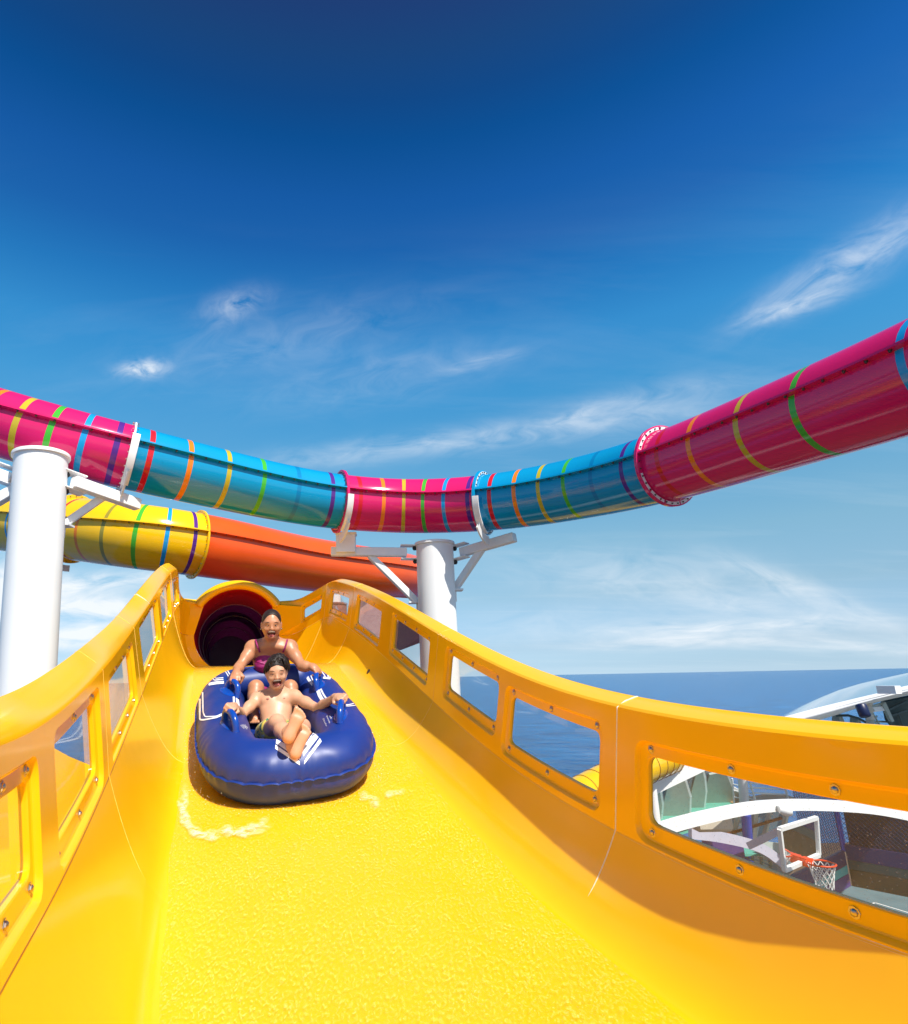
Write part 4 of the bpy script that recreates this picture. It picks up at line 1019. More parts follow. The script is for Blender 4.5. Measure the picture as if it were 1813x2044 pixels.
M['hair_w'] = hair_mat('dark_brown_hair', (.030, .016, .010)); M['hair_b'] = hair_mat('black_brown_hair', (.020, .012, .008))
mk('hair', V, F, M['hair_w'], W_, 180)
for s_ in (-1, 1): MB().ell(H.p(s_ * .352, -.01, -.15), np.eye(3) * .007, nu=8, nv=6).obj('earring', M['steel'], W_, 180)
suit = torso(.008)
suit += [ell(chest + TBs[1] * .055 + eU * .155, TBs, (.078, .14, .105), .02, 'sub'), ell(chest - TBs[1] * .06 + eU * .17, TBs, (.12, .12, .10), .02, 'sub'),
         ell(shL - eU * .015 + TBs[1] * .02 - TBs[0] * .012, TBs, (.046, .13, .058), .02, 'sub'), ell(shR - eU * .015 + TBs[1] * .02 + TBs[0] * .012, TBs, (.046, .13, .058), .02, 'sub'),
         ell(chest + eU * .275, TBs, (.3, .3, .145), .01, 'sub')]
suit += []
m, t, b = new_mat('magenta_swim_fabric'); v = objco(t, (3, 3, 14))
b.inputs['Base Color'].default_value = (.29, .007, .115, 1); b.inputs['Roughness'].default_value = .55
fold = noise(t, v, 1.6, 3, .5, 1.2); bump(t, b, fold, .8, .03); M['suit'] = m
V, F = sdf_mesh(suit, .0058); sw_ = mk('swimsuit', V, F, M['suit'], W_, 180)
skirt = [cap(hpL + np.array([0, .0, .01]), lerp(hpL, kneeL, .62) + np.array([0, 0, .012]), .104, .082, .03), cap(hpR + np.array([0, 0, .01]), lerp(hpR, kneeR, .62) + np.array([0, 0, .012]), .104, .082, .03), cap(lerp(hpL, kneeL, .55), lerp(hpR, kneeR, .55), .05, .05, .06)]
V, F = sdf_mesh(skirt, .0065); mk('swim_skirt', V, F, M['suit'], W_, 180)
for s_, sh_ in ((-1, shL), (1, shR)):
    pa = at(542 + s_ * 31.5, 1277.5, 5.27); pts = [at(542 + s_ * 31, 1279, 5.34), pa, at(542 + s_ * 29.5, 1285, 5.225), at(542 + s_ * 27, 1293, 5.215), at(542 + s_ * 23, 1302, 5.215)]
    MB().tube(pts, .0075, 6).obj('shoulder_strap', M['suit'], W_, 180)
MB().tube([wrR + .029 * (math.cos(a) * nrm(np.cross(wrR - elR, (0, 0, 1))) + math.sin(a) * nrm(np.cross(np.cross(wrR - elR, (0, 0, 1)), wrR - elR))) - .02 * nrm(wrR - elR) for a in np.linspace(0, 2 * math.pi, 17)], .0035, 5).obj('bracelet', M['lip'], W_, 180)

# ---- the boy
B_ = empty('person', at(552, 1460, 4.62), 'bare-chested boy with dark hair and eyes shut, laughing at the front with crossed feet', 'person')
H = Head(at(552, 1342, 4.86), .240, pitch=16, yaw=3, roll=3)
nb0 = at(553, 1381, 4.93); shL, shR = at(513, 1395, 4.88), at(588, 1391, 4.88); chest = at(551, 1408, 4.86); belly = at(551, 1437, 4.78); hip = at(551, 1462, 4.66)
up_t = nrm(chest - hip); Fr = nrm(-chest); TBb = np.array(basis(nrm(Fr - up_t * Fr.dot(up_t)), up_t))
elL, elR = at(482, 1428, 4.66), at(634, 1414, 4.70)
cL, cR = HFL[len(HFL) // 2], HFR[len(HFR) // 2]
kL, kR = cL + np.array([.0, .025, .034]), cR + np.array([-.005, .025, .034]); wrL = lerp(elL, kL, .74) + np.array([0, 0, .016]); wrR = lerp(elR, kR, .76) + np.array([0, 0, .016])
tL, tR = nrm(HFL[0] - HFL[-1]), nrm(HFR[0] - HFR[-1])
hL, hR = hip + np.array([-.07, 0, 0]), hip + np.array([.07, 0, 0]); dk = 4.16; dh = dep(590, 1500)
knL, knR = at(553, 1443, dk), at(603, 1452, dk + .02)
anL, anR = at(584, 1490, dh + .005), at(575, 1462, dh + .0)
heL, toL = at(590, 1505, dh - .045), at(612.5, 1447, dh + .02); heR, toR = at(576, 1473, dh - .075), at(603, 1416, dh - .02)

prims = head_prims(H, .155, .13, neck=nb0) + [
    ell(chest, TBb, (.128, .082, .13), .04), ell(belly, TBb, (.110, .078, .13), .06), ell(hip, TBb, (.125, .095, .09), .05), cap(shL, shR, .048, .048, .05), cap(nb0, shL, .042, .042, .04), cap(nb0, shR, .042, .042, .04),
    ell(chest - TBb[0] * .058 + TBb[1] * .055 + up_t * .02, TBb, (.060, .035, .045), .03), ell(chest + TBb[0] * .058 + TBb[1] * .055 + up_t * .02, TBb, (.060, .035, .045), .03),
    cap(nb0 + Fr * .05 + np.array([-.02, 0, -.01]), shL + Fr * .035 + up_t * .01, .011, .012, .025), cap(nb0 + Fr * .05 + np.array([.02, 0, -.01]), shR + Fr * .035 + up_t * .01, .011, .012, .025),
    cap(shL, lerp(shL, elL, .5), .043, .039, .03), cap(lerp(shL, elL, .5), elL, .039, .032, .03), cap(shR, lerp(shR, elR, .5), .043, .039, .03), cap(lerp(shR, elR, .5), elR, .039, .032, .03),
    cap(elL, lerp(elL, wrL, .35), .033, .035, .02), cap(lerp(elL, wrL, .35), wrL, .035, .023, .02), cap(elR, lerp(elR, wrR, .35), .033, .035, .02), cap(lerp(elR, wrR, .35), wrR, .035, .023, .02)]
for hp, kn, an in ((hL, knL, anL), (hR, knR, anR)):
    prims += [cap(hp, kn, .072, .050, .04), ell(kn, np.eye(3), (.048, .048, .05), .03), cap(kn, lerp(kn, an, .35), .046, .048, .03), cap(lerp(kn, an, .35), an, .048, .031, .03)]
prims += hand(wrL, kL, -tL if (-tL)[0] > 0 else tL, np.array([0, -.3, -1]), .88) + hand(wrR, kR, -tR if (-tR)[0] < 0 else tR, np.array([0, -.3, -1]), .88)
prims += foot(anL, heL, toL, nrm(-heL) + np.array([0, 0, -.15]), np.array([-1., 0, 0]), .92) + foot(anR, heR, toR, nrm(-heR) + np.array([0, 0, -.15]), np.array([-1., 0, 0]), .92)
V, F = sdf_mesh(prims, .0055); mk('body', V, F, M['skin_b'], B_, 180)
face(H, B_, .155, .13, False)
hair = [H.e(0, -.09, .13, .35, .42, .385, .04), H.e(0, -.26, -.12, .34, .26, .34, .10), H.e(.03, .46, -.17, .285, .40, .47, .04, 'sub')]
for i in range(170):
    az = rng.uniform(-180, 180); front = abs(az) < 48
    if front and rng.random() < .45: continue
    sg = 1 if az > 0 else -1; a_ = rad(az); lift = rng.uniform(.98, 1.07)
    t0_, t1_ = (8, rng.uniform(42, 56)) if abs(az) < 34 else ((8, rng.uniform(80, 112)) if abs(az) < 75 else (8, rng.uniform(100, 128)))
    part = np.array([.09, 0, 0]); P = []
    for k, th_ in enumerate(np.linspace(t0_, t1_, 6)):
        t_ = rad(th_); a2 = a_ + sg * rad(10) * k / 5 * (1 if abs(az) < 75 else 0) + rng.normal(0, .03)
        flare = 1 + (.10 * max(0, th_ - 60) / 50 if abs(az) > 40 else 0)
        P.append(np.array([.375 * math.sin(a2) * math.sin(t_) * flare * lift, -.07 + .42 * math.cos(a2) * math.sin(t_) * lift, .12 + .41 * math.cos(t_) * lift + .02 * math.sin(k * 2.1 + i)]) + part * (1 - k / 5))
    r0_ = rng.uniform(.020, .034)
    for k in range(5): hair.append(H.cp(P[k], P[k + 1], r0_ * (1 - .13 * k), r0_ * (1 - .13 * (k + 1)), .012))
V, F = sdf_mesh(hair, .005); mk('hair', V, F, M['hair_b'], B_, 180)
for s_ in (-1, 1): MB().ell(chest + TBb[0] * .062 * s_ + TBb[1] * .089 - up_t * .005, TBb.T * np.array([.011, .004, .009]), nu=10, nv=6).obj('nipple', M['areola'], B_, 180)
sh_ = [ell(hip - up_t * .01, TBb, (.137, .104, .075), .03), cap(hL, lerp(hL, knL, .45), .086, .074, .03), cap(hR, lerp(hR, knR, .45), .086, .074, .03), ell(hip + up_t * .12, TBb, (.3, .3, .085), .01, 'sub')]
m, t, b = new_mat('swim_shorts_print'); v = objco(t, 1.)
t.links.new(ramp(t, noise(t, v, 16, 2, .5, .5), [(.36, (.01, .22, .13)), (.44, (.80, .60, .10)), (.60, (.85, .8, .55))], 'CONSTANT'), b.inputs['Base Color']); b.inputs['Roughness'].default_value = .6
V, F = sdf_mesh(sh_, .006); mk('swim_shorts', V, F, m, B_, 180)
# ------------------------------------------------------------------ ship decks seen through and over the right-hand wall
def cA(x, y): return ((2380 + x / 1.8166) * .5367, (2720 + y / 1.8166) * .5367)
def cB(x, y): return ((2850 + x / 3.434) * .5367, (2420 + y / 3.434) * .5367)
M['deck_green'] = paint('green_deck_paint', (.10, .42, .33), .5, .12, nscale=2, bmp=.2)
M['deck_tan'] = paint('tan_deck_planking', (.55, .33, .17), .6, .12, nscale=3, bmp=.2)
M['deck_brown'] = paint('dark_deck', (.10, .065, .04), .7, .25, nscale=1.2)
M['court'] = paint('court_paint', (.13, .21, .24), .5, .1, nscale=1.5)
M['navy'] = paint('navy_pad', (.030, .035, .13), .5, .1); M['pad_teal'] = paint('turquoise_pad', (.04, .42, .40), .5, .1); M['pad_purple'] = paint('purple_pad', (.085, .05, .20), .5, .1)
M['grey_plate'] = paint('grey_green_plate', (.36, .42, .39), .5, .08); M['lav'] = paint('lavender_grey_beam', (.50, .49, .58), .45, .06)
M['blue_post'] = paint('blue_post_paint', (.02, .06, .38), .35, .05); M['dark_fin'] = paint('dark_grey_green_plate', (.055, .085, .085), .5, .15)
M['rim'] = paint('orange_rim_paint', (.75, .06, .015), .35, .05); M['rim_brown'] = paint('brown_handrail', (.22, .07, .03), .5); M['navy_lamp'] = paint('navy_lamp_paint', (.004, .010, .055), .4); M['net'] = paint('white_cord', (.75, .75, .72), .7); M['fence'] = paint('blue_netting', (.03, .06, .14), .6)
M['roof'] = paint('pearly_roof', (.30, .40, .50), .10, .05, coat=.6); M['mauve'] = paint('mauve_paint', (.26, .13, .13), .6, .1); M['beige'] = paint('beige_housing', (.58, .52, .42), .5)
m, t, b = new_mat('wall_banding'); v = objco(t, (1, 1, 1))
t.links.new(ramp(t, noise(t, objco(t, (.15, .15, 1.2)), 1.4, 4, .5, .6), [(.35, (.012, .016, .03)), (.5, (.03, .04, .075)), (.6, (.13, .07, .04)), (.68, (.03, .03, .05))]), b.inputs['Base Color']); b.inputs['Roughness'].default_value = .5; M['banding'] = m  # dark wall colour in random blue and brown bands
ZD, ZC = -4.6, -7.45
hull = MB().box((14, 7, -20), (27, 0, 0), (0, 25.5, 0), (0, 0, 11.9)).obj('ship_hull', M['white'], None, 0); tag(hull, 'white hull of the ship below the decks', 'ship hull', kind='structure')
dk = MB().grid(np.array([[(x, y, -7.9) for x in (-13, 41)] for y in (-18, 32.6)]), flip=True).obj('lower_deck', M['deck_brown'], None, 0); tag(dk, 'dark lower deck under the slides', 'deck', kind='structure')
# court: corner and wall directions from the floor plane
cor = hit_z(*cA(1420, 1040), ZC)
wl0 = hit_z(*cA(1030, 972), ZC + 1.15); dirL = nrm((wl0 - cor) * np.array([1, 1, 0])); dirR = nrm((hit_z(*cA(1813, 1118), ZC) - cor) * np.array([1, 1, 0]))
ctr = MB(); q = [cor + dirL * 8, cor, cor + dirR * 14, cor + dirR * 14 + dirL * 8]
court = MB().add([p + np.array([0, 0, .0]) for p in q], [(0, 1, 2, 3)]).obj('court_floor', M['court'], None, 0); tag(court, 'grey-blue painted sports court floor', 'court floor', kind='structure')
l0, l1, l2 = (hit_z(*cA(x, y), ZC + .004) for x, y in ((1555, 1172), (1590, 1158), (1900, 1250)))
lm = MB()
for a_, b_ in ((l0, l1), (l1, l2)):
    d = nrm(b_ - a_); s_ = np.cross(d, (0, 0, 1)) * .03; lm.add([a_ - s_, b_ - s_, b_ + s_, a_ + s_], [(0, 1, 2, 3)])
tag(lm.obj('court_line', M['white'], None, 0), 'white painted line on the court floor', 'court line', kind='structure')
def wall(name, base, d, L, bands, label, cat):
    root = empty(name, base, label, cat); nrm_ = np.cross(d, (0, 0, 1.)); z = 0
    for h, mt in bands:
        MB().box(base + d * L / 2 + np.array([0, 0, z + h / 2]), d * L / 2, nrm_ * .06, np.array([0, 0, h / 2 - .006])).obj('pad', M[mt], root, 30); z += h
    return root
wall('padded_wall', cor + dirL * .09, dirL, 7.5, [(.40, 'pad_purple'), (.27, 'pad_teal'), (.48, 'navy')], 'low padded court wall behind the hoop in purple, turquoise and navy bands', 'padded wall')
wall('padded_wall', cor + dirR * .09, dirR, 13, [(.55, 'deck_brown'), (.30, 'dark_fin'), (.5, 'navy')], 'low padded court wall in dark brown, green and navy at the right edge', 'padded wall')
r = empty('backdrop_wall', cor + dirR * .2, 'tall dark wall with a blurred brown mural behind the netting', 'wall')
MB().box(cor + dirR * 7 - np.cross(dirR, (0, 0, 1)) * (-.8 if np.cross(dirR, (0, 0, 1)) @ (cor) < 0 else .8) * -1 + np.array([0, 0, 2.6]), dirR * 7, np.cross(dirR, (0, 0, 1)) * .05, np.array([0, 0, 2.4])).obj('panel', M['banding'], r, 0)
def net_fence(base, d, L, h0, h1, step, label):
    root = empty('safety_net', base + np.array([0, 0, h0]), label, 'safety net'); mb = MB(); H_ = h1 - h0
    for k in np.arange(-H_, L, step):
        for sg in (0, 1):
            a0, a1 = max(k, 0), min(k + H_, L)
            if a1 - a0 < .1: continue
            z0, z1 = (a0 - k, a1 - k); z0, z1 = (z0, z1) if sg == 0 else (H_ - z0, H_ - z1)
            mb.beam(base + d * a0 + np.array([0, 0, h0 + z0]), base + d * a1 + np.array([0, 0, h0 + z1]), .014, .014)
    tag(mb.obj('netting', M['fence'], root, 0), kind='stuff')
    MB().tube([base + np.array([0, 0, h0 - .1]), base + np.array([0, 0, h1 + .15])], .05, 10).obj('post', M['blue_post'], root, 60)
    MB().tube([base + d * L + np.array([0, 0, h1]), base + np.array([0, 0, h1])], .018, 6).obj('rope', M['fence'], root, 60)
net_fence(cor + dirL * .06, dirL, 3.4, 1.2, 4.0, .16, 'blue safety net behind the glass backboard')
net_fence(cor + dirR * .06, dirR, 12, 1.2, 4.0, .16, 'dark safety net along the right court wall')
# hoop
root = empty('basketball_hoop', hit_z(*cA(1180, 1000), ZC), 'basketball hoop with clear backboard, orange rim and white net, seen through the window', 'basketball hoop')
bl, br = 15.6, 17.2
TL, TR_, BR, BL = at(*cA(945, 662), bl), at(*cA(1194, 585), br), at(*cA(1211, 836), br), at(*cA(978, 938), bl)
ex, ez = nrm(TR_ - TL), nrm(TL - BL); ny = nrm(np.cross(ex, ez))
for a_, b_ in ((TL, TR_), (BL, BR), (BL, TL), (BR, TR_)): MB().beam(a_, b_, .10, .09, up=ny).obj('board_frame', M['white'], root, 30)
MB().add([TL, TR_, BR, BL], [(0, 1, 2, 3)]).obj('backboard', M['pane'], root, 0)
sq = [at(*cA(*c), d_) - ny * .02 for c, d_ in (((1050, 765), 16.2), ((1130, 740), 16.7), ((1137, 850), 16.7), ((1057, 880), 16.2))]
for i in range(4): MB().beam(sq[i], sq[(i + 1) % 4], .05, .012, up=ny).obj('target_square', M['white'], root, 0)
mount = at(*cA(1106, 876), 16.35); rc_ = at(*cA(1225, 893), 15.9)
rr_ = .32; A = np.linspace(0, 2 * math.pi, 33)
MB().tube([rc_ + rr_ * np.array([math.cos(a), math.sin(a), 0]) for a in A], .022, 8, cap=False).obj('rim', M['rim'], root, 180)
rim_d = nrm((rc_ - mount) * np.array([1, 1, 0]))
MB().box(mount + rim_d * .10, rim_d * .12, np.cross(rim_d, (0, 0, 1)) * .09, (0, 0, .10)).obj('rim_bracket', M['rim'], root, 30)
nm = MB(); nl = 12
def npt(a, h): r_ = rr_ * (1 - .42 * h ** .7) * .97; return rc_ + np.array([r_ * math.cos(a), r_ * math.sin(a), -.55 * h - .015])
for i in range(nl):
    for sg in (-1, 1): nm.tube([npt(2 * math.pi * (i + sg * h * 2.5) / nl, h) for h in np.linspace(0, 1, 9)], .011, 4, cap=False)
tag(nm.obj('net', M['net'], root, 180), kind='stuff')
def sweep(name, pts, w, h, mat, label, cat, parent=None, up=(0, 0, 1)):
    P = np.array(pts); k = max(len(P) * 4, 8); f = natspline(np.arange(len(P)), P); Q = [f(v) for v in np.linspace(0, len(P) - 1, k)]; rows = []
    for p, d in Q:
        d = nrm(d); x = nrm(np.cross(d, up)); z = np.cross(x, d); rows.append([p + x * w / 2 * a + z * h / 2 * c for a, c in ((-1, -1), (1, -1), (1, 1), (-1, 1))])
    mb = MB().grid(np.array(rows), closed=True); n_ = len(mb.V); mb.F += [(0, 1, 2, 3), (n_ - 4, n_ - 1, n_ - 2, n_ - 3)]; mb.fm += [0, 0]
    o = mb.obj(name, M[mat], parent, 35)
    if label: tag(o, label, cat)
    return o
sweep('arched_beam', [at(*cA(x, y), d) for x, y, d in ((120, 668, 12.6), (330, 606, 13), (580, 548, 13.6), (760, 516, 14), (950, 500, 14.4), (1150, 497, 14.8), (1400, 508, 15.2), (1640, 535, 15.6), (1900, 590, 16))], .12, .24, 'white_beam', 'long arched white beam crossing above the basketball hoop', 'beam')
sweep('curved_beam', [at(*cA(x, y), d) for x, y, d in ((340, 690, 16.4), (480, 705, 16.6), (640, 735, 16.8), (780, 775, 17), (880, 830, 17.2), (985, 905, 17.2))], .12, .26, 'lav', 'lavender-grey curved arm reaching down to the backboard', 'beam')
sweep('brace', [at(*cA(735, 775), 16.6), at(*cA(840, 725), 16.2), at(*cA(945, 672), 15.8)], .07, .16, 'lav', 'thin slanting brace joined to the top of the backboard', 'brace')
sweep('brace', [at(*cA(815, 775), 17.3), at(*cA(1000, 795), 17.5), at(*cA(1190, 812), 17.7)], .10, .26, 'grey_plate', 'level pale brace behind the lower half of the backboard', 'brace')
MB().tube([at(*cA(718, 560), 18.5), at(*cA(742, 868), 18.5)], .135, 14).obj('blue_post', M['blue_post'], None, 60)
tag(bpy.data.objects['blue_post'], 'round blue post left of the backboard', 'post')
o = MB().box(at(*cA(475, 612), 14.2), np.array([.42, 0, 0]), np.array([0, .25, 0]), np.array([0, 0, .17]), bev=.07).obj('lamp_housing', M['beige'], None, 40); tag(o, 'beige floodlight housing hanging under the arched beam', 'lamp')
root = empty('camera_fixture', at(*cA(955, 520), 14.2), 'small white camera fixture mounted on the arched beam', 'camera')
MB().lathe([(.0001, .16), (.09, .16), (.11, .10), (.11, 0), (.07, -.08), (.0001, -.09)], 14, at(*cA(970, 535), 14.1), (1, -.2, -.1)).obj('housing', M['white'], root, 50)
MB().beam(at(*cA(940, 500), 14.2), at(*cA(945, 535), 14.2), .08, .08).obj('bracket', M['white'], root, 30)
# green windscreen deck, fins, tinted screens
P4 = [hit_z(*cA(*c), ZD) for c in ((60, 600), (150, 552), (330, 512), (520, 464), (760, 500), (560, 560), (200, 660))]
o = MB().add(P4, [tuple(range(7))]).add([p - np.array([0, 0, .25]) for p in P4], [tuple(range(7))[::-1]]).obj('green_deck', M['deck_green'], None, 0); tag(o, 'pale green painted deck strip along the windscreens', 'deck', kind='structure')
P5 = [hit_z(*cA(*c), ZD + .03) for c in ((610, 478), (700, 450), (860, 420), (1000, 432), (1180, 492), (1000, 520), (720, 512))]
o = MB().add(P5, [tuple(range(7))]).obj('tan_deck', M['deck_tan'], None, 0); tag(o, 'tan wooden deck behind the white railing', 'deck', kind='structure')
P6 = [hit_z(*cA(*c), ZC + .5) for c in ((600, 800), (820, 790), (1080, 905), (1000, 975), (700, 900))]
o = MB().add(P6, [tuple(range(5))]).obj('side_deck', M['deck_tan'], None, 0); tag(o, 'tan side deck below the curved arm', 'deck', kind='structure')
fins = [((110, 590), (128, 352), 'angled white-edged windscreen fin nearest the left end of the big window'), ((285, 565), (292, 275), 'kinked windscreen fin, second from the left of the big window'), ((400, 512), (428, 255), 'straight windscreen fin, third from the left of the big window'), ((560, 478), (552, 285), 'broad grey windscreen fin beside the railing')]
fp = []
for i, (bp, tp, lab) in enumerate(fins):
    B0_ = hit_z(*cA(*bp), ZD); dB = float(B0_ @ AX_F); Tp = at(*cA(*tp), dB * .985); up = Tp - B0_; sd = nrm(np.cross(up, AX_F)); sd = sd if sd[0] > 0 else -sd; fw = nrm(np.cross(sd, up)); fp.append((B0_, Tp))
    w = (.9, 1.6, .95, 1.9)[i] * .5
    root = empty('windscreen_fin', B0_, lab, 'windscreen fin', 'fins along the green deck')
    prof = [(-w, 0), (.25 * w, 0), (.25 * w, .45), (.05 * w, .8), (-.15 * w, 1.0), (-.55 * w, 1.0)] if i != 3 else [(-w, 0), (w, 0), (.35 * w, .45), (.1 * w, 1.1), (-.5 * w, 1.1)]
    fr_ = [B0_ + sd * a * 1. + up * h for a, h in prof]; bk_ = [p + fw * .10 for p in fr_]; n_ = len(fr_)
    MB().add(fr_ + bk_, [tuple(range(n_)), tuple(range(n_, 2 * n_))[::-1]] + [(j, (j + 1) % n_, n_ + (j + 1) % n_, n_ + j) for j in range(n_)]).obj('plate', M['grey_plate'], root, 0)
    ed = fr_[1:5] if i != 3 else fr_[1:4]
    for a_, b_ in zip(ed[:-1], ed[1:]):
        if np.linalg.norm(b_ - a_) > .2: MB().beam(a_, b_, .15, .15, up=AX_F).obj('edge_flange', M['white'], root, 0)
for i in range(len(fp) - 1):
    (a0, a1), (b0_, b1_) = fp[i], fp[i + 1]; off = AX_F * .25
    o = MB().add([a0 + off, b0_ + off, b1_ + off + (b1_ - b0_) * .3, a1 + off + (a1 - a0) * .3], [(0, 1, 2, 3)]).obj('tinted_windscreen', M['tinted'], None, 0)
    tag(o, ('brown tinted windscreen pane between the first and second fins', 'brown tinted windscreen pane between the second and third fins', 'brown tinted windscreen pane beside the broad grey fin')[i], 'windscreen', 'tinted windscreen panes')
scr = empty('glass_screen', at(*cA(750, 720), 19), 'brown tinted glass screen with slim posts under the arched beam', 'glass screen')
sp_ = [((430, 585), (470, 700)), ((560, 560), (590, 755)), ((655, 545), (612, 762)), ((770, 530), (752, 742)), ((868, 520), (828, 725)), ((985, 512), (955, 690))]
tp_ = [at(*cA(*a_), 19.0) for a_, b_ in sp_]; bt_ = [at(*cA(*b_), 19.0) for a_, b_ in sp_]
for i in range(5): MB().add([tp_[i], tp_[i + 1], bt_[i + 1], bt_[i]], [(0, 1, 2, 3)]).obj('glass_panel', M['tinted'], scr, 0)
for i in range(1, 6): MB().beam(tp_[i] - AX_F * .08, bt_[i] - AX_F * .08, .16, .10).obj('post', M['beige'], scr, 0)
MB().beam(at(*cA(560, 705), 18.8), at(*cA(960, 585), 18.8), .05, .07).obj('handrail', M['rim_brown'], scr, 0)
lb = empty('deck_locker', hit_z(*cA(640, 800), ZC + .5), 'small violet locker beside green matting below the curved arm', 'locker')
MB().box(at(*cA(560, 775), 17.5), (.45, 0, 0), (0, .3, 0), (0, 0, .25), bev=.04).obj('body', M['pad_purple'], lb, 30)
MB().box(at(*cA(655, 805), 17.8), (.5, 0, 0), (0, .5, 0), (0, 0, .03)).obj('mat', M['deck_green'], lb, 30)
bt2 = empty('barrier_post', hit_z(*cA(850, 880), ZC + .5), 'dark slatted barrier behind the lower end of the curved arm', 'barrier')
for x in (700, 760, 820, 880): MB().beam(at(*cA(x, 800 + (x - 700) * .35), 17.9), at(*cA(x + 4, 845 + (x - 700) * .40), 17.9), .07, .07).obj('post', M['dark_fin'], bt2, 0)
for k in (0, .5, 1): MB().beam(at(*cA(690, 802 + 38 * k), 17.9), at(*cA(890, 868 + 56 * k), 17.9), .03, .04).obj('bar', M['dark_fin'], bt2, 0)
# railing and white pole
root = empty('railing', hit_z(*cA(900, 500), ZD), 'white tube railing slanting over the tan deck', 'railing')
d0, d1 = 20.5, 22
pa, pb = at(*cA(792, 502), d0), at(*cA(745, 345), d0); qa, qb = at(*cA(1012, 487), d1), at(*cA(985, 392), d1)
MB().tube([pa, pb], .035, 8).obj('post', M['white'], root, 60); MB().tube([qa, qb], .035, 8).obj('post', M['white'], root, 60)
for f0, f1 in ((.20, .25), (.55, .62), (.78, .98), (.97, 1.3)): MB().tube([lerp(pa, pb, f0), lerp(qa, qb, f1)], .028, 8).obj('bar', M['white'], root, 60)
ra, rb_ = at(*cA(640, 500), 21), at(*cA(625, 320), 21); MB().tube([ra, rb_], .03, 8).obj('post', M['white'], root, 60)
for f in (.3, .55, .8): MB().tube([lerp(ra, rb_, f), lerp(pa, pb, f * .9)], .02, 6).obj('bar', M['white'], root, 60)
o = MB().tube([at(*cA(708, 506), 20), at(*cA(690, 250), 20)], .14, 14).obj('white_pole', M['white'], None, 60); tag(o, 'thick white pole standing left of the railing', 'pole')
o = MB().beam(at(*cA(30, 372), 17), at(*cA(420, 192), 18.5), .3, .50).obj('roof_beam', M['white'], None, 30); tag(o, 'white roof beam slanting across the top left of the big window', 'beam')
# third tube slide beyond the wall
T3 = Tube([(960, 1790, 12.6), (1060, 1665, 13.8), (1150, 1597, 15), (1235, 1552, 16), (1300, 1522, 17), (1335, 1510, 18)], .46)
root = empty('tube_slide', T3.f(0)[0] - np.array([0, 0, .55]), 'short piece of yellow ribbed tube slide below and beyond the right wall', 'tube slide')
A = np.linspace(0, 2 * math.pi, 28, endpoint=False)
mb = MB().grid(np.array([[T3.pt(v, a, .46) for a in A] for v in np.linspace(0, T3.L, 30)]), closed=True); n_ = len(mb.V); mb.F += [tuple(range(n_ - 28, n_))]; mb.fm += [0]
mb.obj('tube_shell', M['tube_yellow'], root, 60)
for v in np.arange(.3, T3.L - .05, .42): MB().grid(np.array([[T3.pt(v, a, .462 + d, e) for a in A] for d, e in ((0, -.006), (.012, -.006), (.012, .006), (0, .006))]), closed=True).obj('ring_rib', M['groove'], root, 30)
_c, _T = T3.f(T3.L * .82)
MB().tube([_c - np.array([0, 0, .46]), np.array([_c[0], _c[1], -7.88])], .12, 12).obj('leg', M['white'], root, 60)
# canopy over the far deck, upper right
cx = [190, 430, 680, 930, 1200, 1500, 1813, 2300, 2900]
top = np.interp(cx, [190, 430, 680, 930, 1200, 1500, 1813, 2300, 2900], [842, 712, 602, 502, 422, 352, 284, 205, 150])
rimt = np.interp(cx, [190, 700, 1200, 1500, 1813, 2900], [880, 742, 622, 552, 470, 250]); rimb = np.interp(cx, [190, 650, 880, 1210, 1500, 1813, 2900], [1010, 895, 830, 720, 640, 570, 400])
rows = []
for r_ in np.linspace(0, 1, 15):
    row = []
    for i, x in enumerate(cx):
        base_d = 17.5 - .0009 * (x - 900)
        if r_ < .28: k = r_ / .28; y = lerp(rimb[i], rimt[i], k); d = base_d + .06 * k - .35 * math.sin(k * math.pi)
        else: k = (r_ - .28) / .72; y = lerp(rimt[i], top[i], math.sin(k * math.pi / 2) ** .9); d = base_d + .06 + 5.5 * k
        row.append(at(*cB(x, y), d))
    rows.append(row)
rows = np.array(rows); canopy = empty('canopy', rows[0, 4], 'pearly blue-grey curved canopy roof with a white front edge, upper right', 'canopy')
MB().grid(rows[4:]).obj('roof_shell', M['roof'], canopy, 180)
MB().grid(rows[:5]).grid(rows[:5] + AX_F * .15 - np.array([0, 0, .02]), flip=True).obj('front_edge', M['white'], canopy, 180)
o = MB().beam(at(*cB(1450, 500), 16.6), at(*cB(1690, 500), 16.2), .24, .20).obj('box_duct', M['white'], canopy, 30)
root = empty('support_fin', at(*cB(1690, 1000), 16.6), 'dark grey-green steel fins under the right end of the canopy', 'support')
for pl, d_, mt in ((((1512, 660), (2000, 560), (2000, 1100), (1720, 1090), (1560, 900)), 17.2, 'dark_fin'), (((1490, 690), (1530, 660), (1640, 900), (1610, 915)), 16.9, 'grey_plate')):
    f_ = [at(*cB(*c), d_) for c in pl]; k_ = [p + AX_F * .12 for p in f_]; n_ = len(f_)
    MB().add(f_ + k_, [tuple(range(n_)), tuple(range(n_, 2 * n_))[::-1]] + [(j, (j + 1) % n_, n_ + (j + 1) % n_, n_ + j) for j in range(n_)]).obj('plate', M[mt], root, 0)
for a_, b_ in (((1560, 760), (1813, 640)), ((1680, 790), (1760, 1010)), ((1600, 830), (1813, 760))): MB().beam(at(*cB(*a_), 17.1), at(*cB(*b_), 17.1), .05, .05).obj('stiffener', M['dark_fin'], root, 0)
